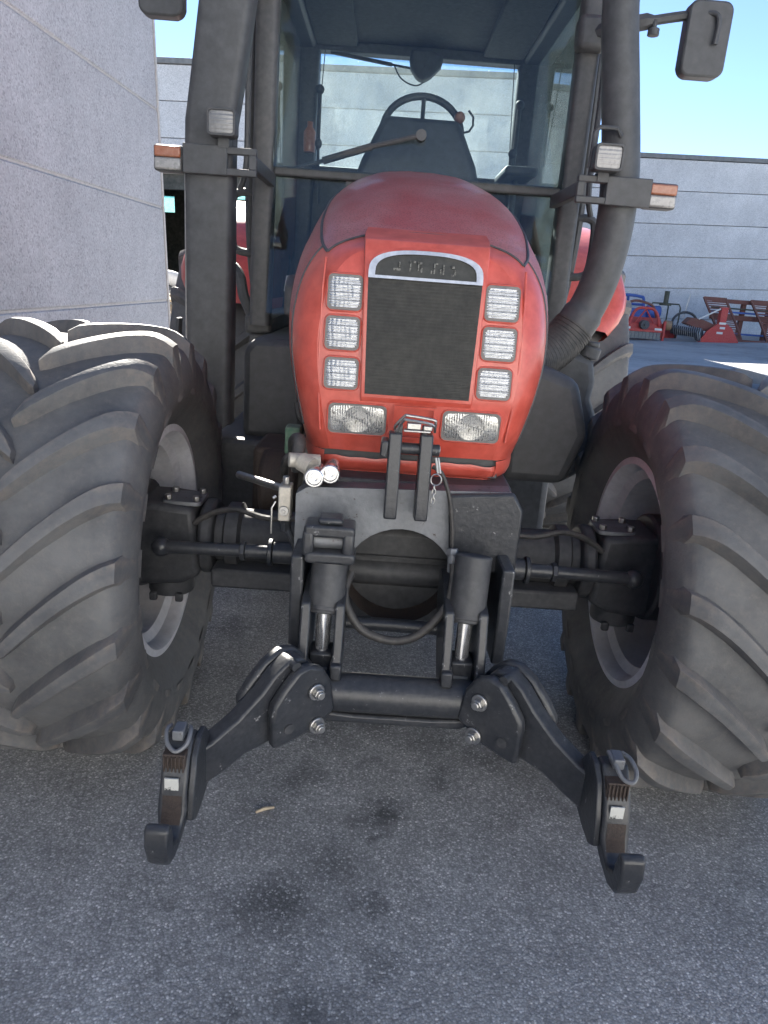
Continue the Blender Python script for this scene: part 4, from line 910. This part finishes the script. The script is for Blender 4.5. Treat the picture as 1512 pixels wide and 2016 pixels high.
obj('hose_arch', MB().tube(spline([(9.0, 30.1, Z0 + .7), (9.1, 30.1, Z0 + 1.15), (9.5, 30.15, Z0 + 1.42), (9.9, 30.15, Z0 + 1.42), (10.35, 30.15, Z0 + 1.25), (10.55, 30.1, Z0 + .75)], 6), .05, 8), 'brown', mu)
obj('brace', MB().cyl((9.55, 29.55, Z0 + .65), (9.9, 29.62, Z0 + 1.15), .03, 6).cyl((10.25, 29.55, Z0 + .65), (9.9, 29.62, Z0 + 1.15), .03, 6), 'red_far', mu)
for x in (9.2, 10.42): obj('reflector', MB().box(x - .14, x + .14, 29.385, 29.398, Z0 + .40, Z0 + .48), 'white_paint', mu)
obj('ochre_roller', MB().cyl((10.72, 29.7, Z0 + .62), (10.98, 29.7, Z0 + .60), .19, 16), 'ochre', mu, bevel=.02)
# blue machine behind
bl_ = empty('tube_frame_machine', (10, 31.6, gz_(10, 31.6)), label='blue tubular machine with a blue motor standing behind the red mulcher', cat='farm implement')
Z1 = gz_(10, 31.6)
obj('tube_frame', MB().tube(spline([(9.2, 31.6, Z1), (9.25, 31.6, Z1 + 1.4), (9.45, 31.6, Z1 + 1.62), (10.2, 31.6, Z1 + 1.62), (10.42, 31.6, Z1 + 1.4), (10.45, 31.6, Z1)], 5), .06, 8).tube([(9.2, 31.7, Z1 + 1.30), (10.5, 31.7, Z1 + 1.30)], .05, 8).tube([(9.8, 31.7, Z1 + 1.30), (9.75, 31.6, Z1 + 1.64)], .05, 8), 'blue', bl_)
obj('motor', MB().cyl((10.55, 31.5, Z1 + 1.05), (11.1, 31.5, Z1 + 1.05), .26, 18), 'blue', bl_, bevel=.04)
obj('tank_body', MB().box(9.3, 10.6, 31.4, 32.2, Z1 + .4, Z1 + 1.15), 'blue', bl_, bevel=.1, seg=3)
# spinner rack
Z2 = gz_(11.2, 31.5)
rk = empty('rotary_rack', (11.3, 31.5, Z2), label='dark green rack with a thick upright post by the blue motor', cat='farm implement')
obj('post', MB().cyl((11.28, 31.5, Z2 + 1.35), (11.28, 31.5, Z2 + 1.85), .10, 12), 'dark_green', rk)
obj('hub_plate', MB().cyl((11.28, 31.5, Z2 + 1.28), (11.28, 31.5, Z2 + 1.36), .24, 14), 'dark_green', rk)
for dx, dy in ((-.65, -.1), (.55, -.25), (.25, .3)):
    obj('leg', MB().tube([(11.28, 31.5, Z2 + 1.36), (11.28 + dx * .85, 31.5 + dy, Z2 + 1.36), (11.28 + dx, 31.5 + dy, Z2 + 1.22), (11.28 + dx, 31.5 + dy, Z2)], .03, 8), 'dark_green', rk)
obj('base_bar', MB().box(10.7, 11.9, 31.3, 31.4, Z2, Z2 + .55), 'red_far', rk)
# rotary tiller
Z3 = gz_(12.6, 30)
ti = empty('rotary_tiller', (12.4, 30, Z3), label='dark red rotary tiller with spring tine roller and red side plate', cat='farm implement')
obj('side_plate', MB().prism([(12.05, .02), (13.55, .02), (13.60, .12), (13.25, .62), (13.02, .78), (12.72, .80), (12.30, .45)], 'y', 29.4, 29.5).xf(Matrix.Translation((0, 0, Z3 - .06))), 'red_far', ti, bevel=.01)
obj('mast', MB().box(12.78, 13.05, 29.55, 29.8, Z3 + .7, Z3 + 1.32), 'red_far', ti, bevel=.02)
obj('gear_case', MB().prism([(11.5, .62), (11.7, .86), (12.2, .80), (12.75, .62), (12.55, .36), (11.9, .48)], 'y', 29.6, 30.1).xf(Matrix.Translation((0, 0, Z3))), 'brown', ti, bevel=.03)
obj('white_rod', MB().cyl((11.95, 29.5, Z3 + .82), (12.75, 29.6, Z3 + 1.25), .03, 8), 'white_paint', ti)
for x, z, w in ((12.85, .72, .13), (12.87, .55, .10), (12.80, .36, .12)): obj('sticker', MB().box(x - w, x + w, 29.392, 29.398, Z3 + z - .04, Z3 + z + .04), 'white_paint', ti)
for k in range(14):
    c = Vector((11.15 + .062 * k, 29.95 - .05 * k, Z3 + .40 - .012 * k))
    obj('roller_tine', MB().tube([c + Vector((.04, -.02, .24)), c + Vector((-.02, -.12, .06)), c + Vector((.06, -.10, -.16)), c + Vector((.12, 0, -.24))], .016, 6), 'steel', ti)
obj('roller_drum', MB().cyl((11.2, 30.1, Z3 + .36), (12.05, 29.4, Z3 + .28), .17, 14), 'plastic', ti)
obj('end_disc', MB().cyl((12.0, 29.43, Z3 + .25), (12.04, 29.38, Z3 + .25), .26, 18), 'plastic', ti)
obj('wheel_hoop', MB().tube([(12.0 + .5 * math.cos(a), 31.0, Z3 + .6 + .42 * math.sin(a)) for a in [2 * PI * k / 24 for k in range(24)]], .05, 8, True), 'plastic', ti)
obj('pipe_post', MB().cyl((12.0, 31.2, Z3 + .8), (12.12, 31.2, Z3 + 1.75), .02, 6), 'steel', ti)
# ramps and frame
Z4 = gz_(14, 30.2)
tra = empty('trailer_frame', (14.6, 31.2, Z4), label='rusty brown trailer frame standing on edge between the ramps', cat='trailer')
for z, h, mt_ in ((1.42, .16, 'brown'), (.78, .20, 'brown'), (1.05, .07, 'blue'), (1.2, .06, 'dark_green'), (.22, .07, 'blue')):
    obj('beam', MB().box(13.0, 17.5, 31.0, 31.14, Z4 + z, Z4 + z + h), mt_, tra, bevel=.01)
for x in (14.35, 15.4, 16.6): obj('upright', MB().box(x - .09, x + .09, 31.15, 31.3, Z4, Z4 + 1.55), 'brown', tra, bevel=.01)
obj('ground_beam', MB().box(13.4, 16.5, 30.0, 30.15, Z4 - .02, Z4 + .08), 'brown', tra, bevel=.01)
def ramp_thing(x0, x1, label):
    rp = empty('loading_ramp', ((x0 + x1) / 2, 30.2, Z4), label=label, cat='ramp', group='loading ramps leaning by the far wall')
    path = [(30.1, 0.02), (30.15, .25), (30.3, .62), (30.5, .98), (30.75, 1.40), (30.85, 1.60)]
    sp2 = spline([(0, a, b) for a, b in path], 6)
    for s, x in ((0, x0), (1, x1)):
        obj('side_rail', MB().sweep([(x + (.62 - p.z * .40), p.y, Z4 + p.z) for p in sp2], rrect(.07, .10, .01, 2), up=(0, 1, 0)), 'brown', rp)
    for k in range(24):
        t = k / 23 * (len(sp2) - 1); i = min(int(t), len(sp2) - 2); p = sp2[i].lerp(sp2[i + 1], t - i); o_ = .62 - p.z * .40
        obj('slat', MB().box(x0 + o_ + .03, x1 + o_ - .03, p.y - .03, p.y + .02, Z4 + p.z - .022, Z4 + p.z + .022), 'brown', rp)
    return rp
ramp_thing(12.55, 13.42, 'brown slatted loading ramp next to the red tiller plate')
ramp_thing(14.45, 15.35, 'brown slatted loading ramp cut by the right edge of the photo')
# white and black machine at the right edge
hr = empty('farm_machine', (13.2, 26, gz_(13.2, 26)), label='white and black machine arms poking in at the right edge', cat='farm implement')
Z5 = gz_(13.2, 26)
obj('arm', MB().cyl((12.86, 25.6, Z5 + .62), (13.2, 25.6, Z5 + 1.05), .04, 8).cyl((12.9, 25.6, Z5 + .15), (13.2, 25.6, Z5 + .75), .05, 8), 'white_paint', hr)
obj('mast', MB().box(13.1, 13.3, 25.8, 26.0, Z5, Z5 + 2.2), 'plastic', hr, bevel=.02)
obj('wheel', MB().cyl((13.3, 25.6, Z5 + .35), (13.5, 25.6, Z5 + .35), .35, 18), 'plastic', hr, bevel=.03)

# ------------------------------------------------------------------ clutter between the warehouse and the shed
tp = empty('timber_pallet_stack', (-4.7, 16.2, 0), label='pale broken pallets piled on the ground behind the warehouse corner', cat='pallet')
def plank(x0, x1, y0, y1, z, th, rot=0, roll=0):
    c = Vector(((x0 + x1) / 2, (y0 + y1) / 2, z)); mb = MB().box(x0, x1, y0, y1, z - th / 2, z + th / 2)
    mb.xf(Matrix.Translation(c) @ Matrix.Rotation(rot, 4, 'Z') @ Matrix.Rotation(roll, 4, 'X') @ Matrix.Translation(-c)); obj('plank', mb, 'wood', tp)
for x0, x1, y0, y1, z, th, r1, r2 in ((-5.4, -4.36, 15.9, 16.5, .93, .05, .05, .30), (-5.4, -4.33, 15.7, 15.82, .96, .04, .10, .1), (-5.4, -4.50, 15.8, 16.4, .70, .05, -.06, .30), (-5.4, -4.46, 15.6, 15.72, .80, .04, -.15, 0), (-5.4, -4.42, 15.8, 16.3, .47, .06, .04, .25), (-5.4, -4.55, 15.7, 15.9, .36, .12, 0, 0)):
    plank(x0, x1, y0, y1, z, th, r1, r2)
obj('block', MB().box(-4.58, -4.40, 15.75, 15.95, .0, .42).box(-5.4, -5.2, 15.75, 15.95, 0, .9), 'wood', tp)
obj('block', MB().box(-5.3, -4.55, 15.95, 16.4, .0, .30), 'brown', tp)
wt = empty('white_tank', (-4.9, 17, 0), label='white tank end with black fittings beside the pallets', cat='tank')
obj('tank_shell', MB().tube(spline([(-5.8, 17, 1.30), (-5.0, 17, 1.29), (-4.72, 17, 1.24), (-4.55, 17, 1.15)], 5), [.16] * 12 + [.13, .10, .08, .06], 14), 'white_paint', wt)
obj('black_body', MB().box(-5.8, -4.62, 16.9, 17.3, .80, 1.10), 'plastic', wt, bevel=.05)
obj('ribbed_frame', MB().box(-4.66, -4.38, 17.2, 17.26, .85, 1.33).box(-4.62, -4.42, 17.15, 17.2, 1.20, 1.23).box(-4.62, -4.42, 17.15, 17.2, 1.08, 1.11), 'flap', wt)
obj('stand', MB().box(-5.6, -4.7, 16.95, 17.25, 0, .8), 'plastic', wt)
sh = empty('steel_rack', (-6.4, 31, 0), label='dim metal rack inside the dark open bay', cat='rack')
for z in (1.0, 1.9, 2.6): obj('shelf', MB().box(-8.0, -6.3, 31, 31.6, z, z + .08), 'flap', sh)
for x in (-7.9, -6.35): obj('upright', MB().box(x - .05, x + .05, 31, 31.1, 0, 3.0), 'flap', sh)
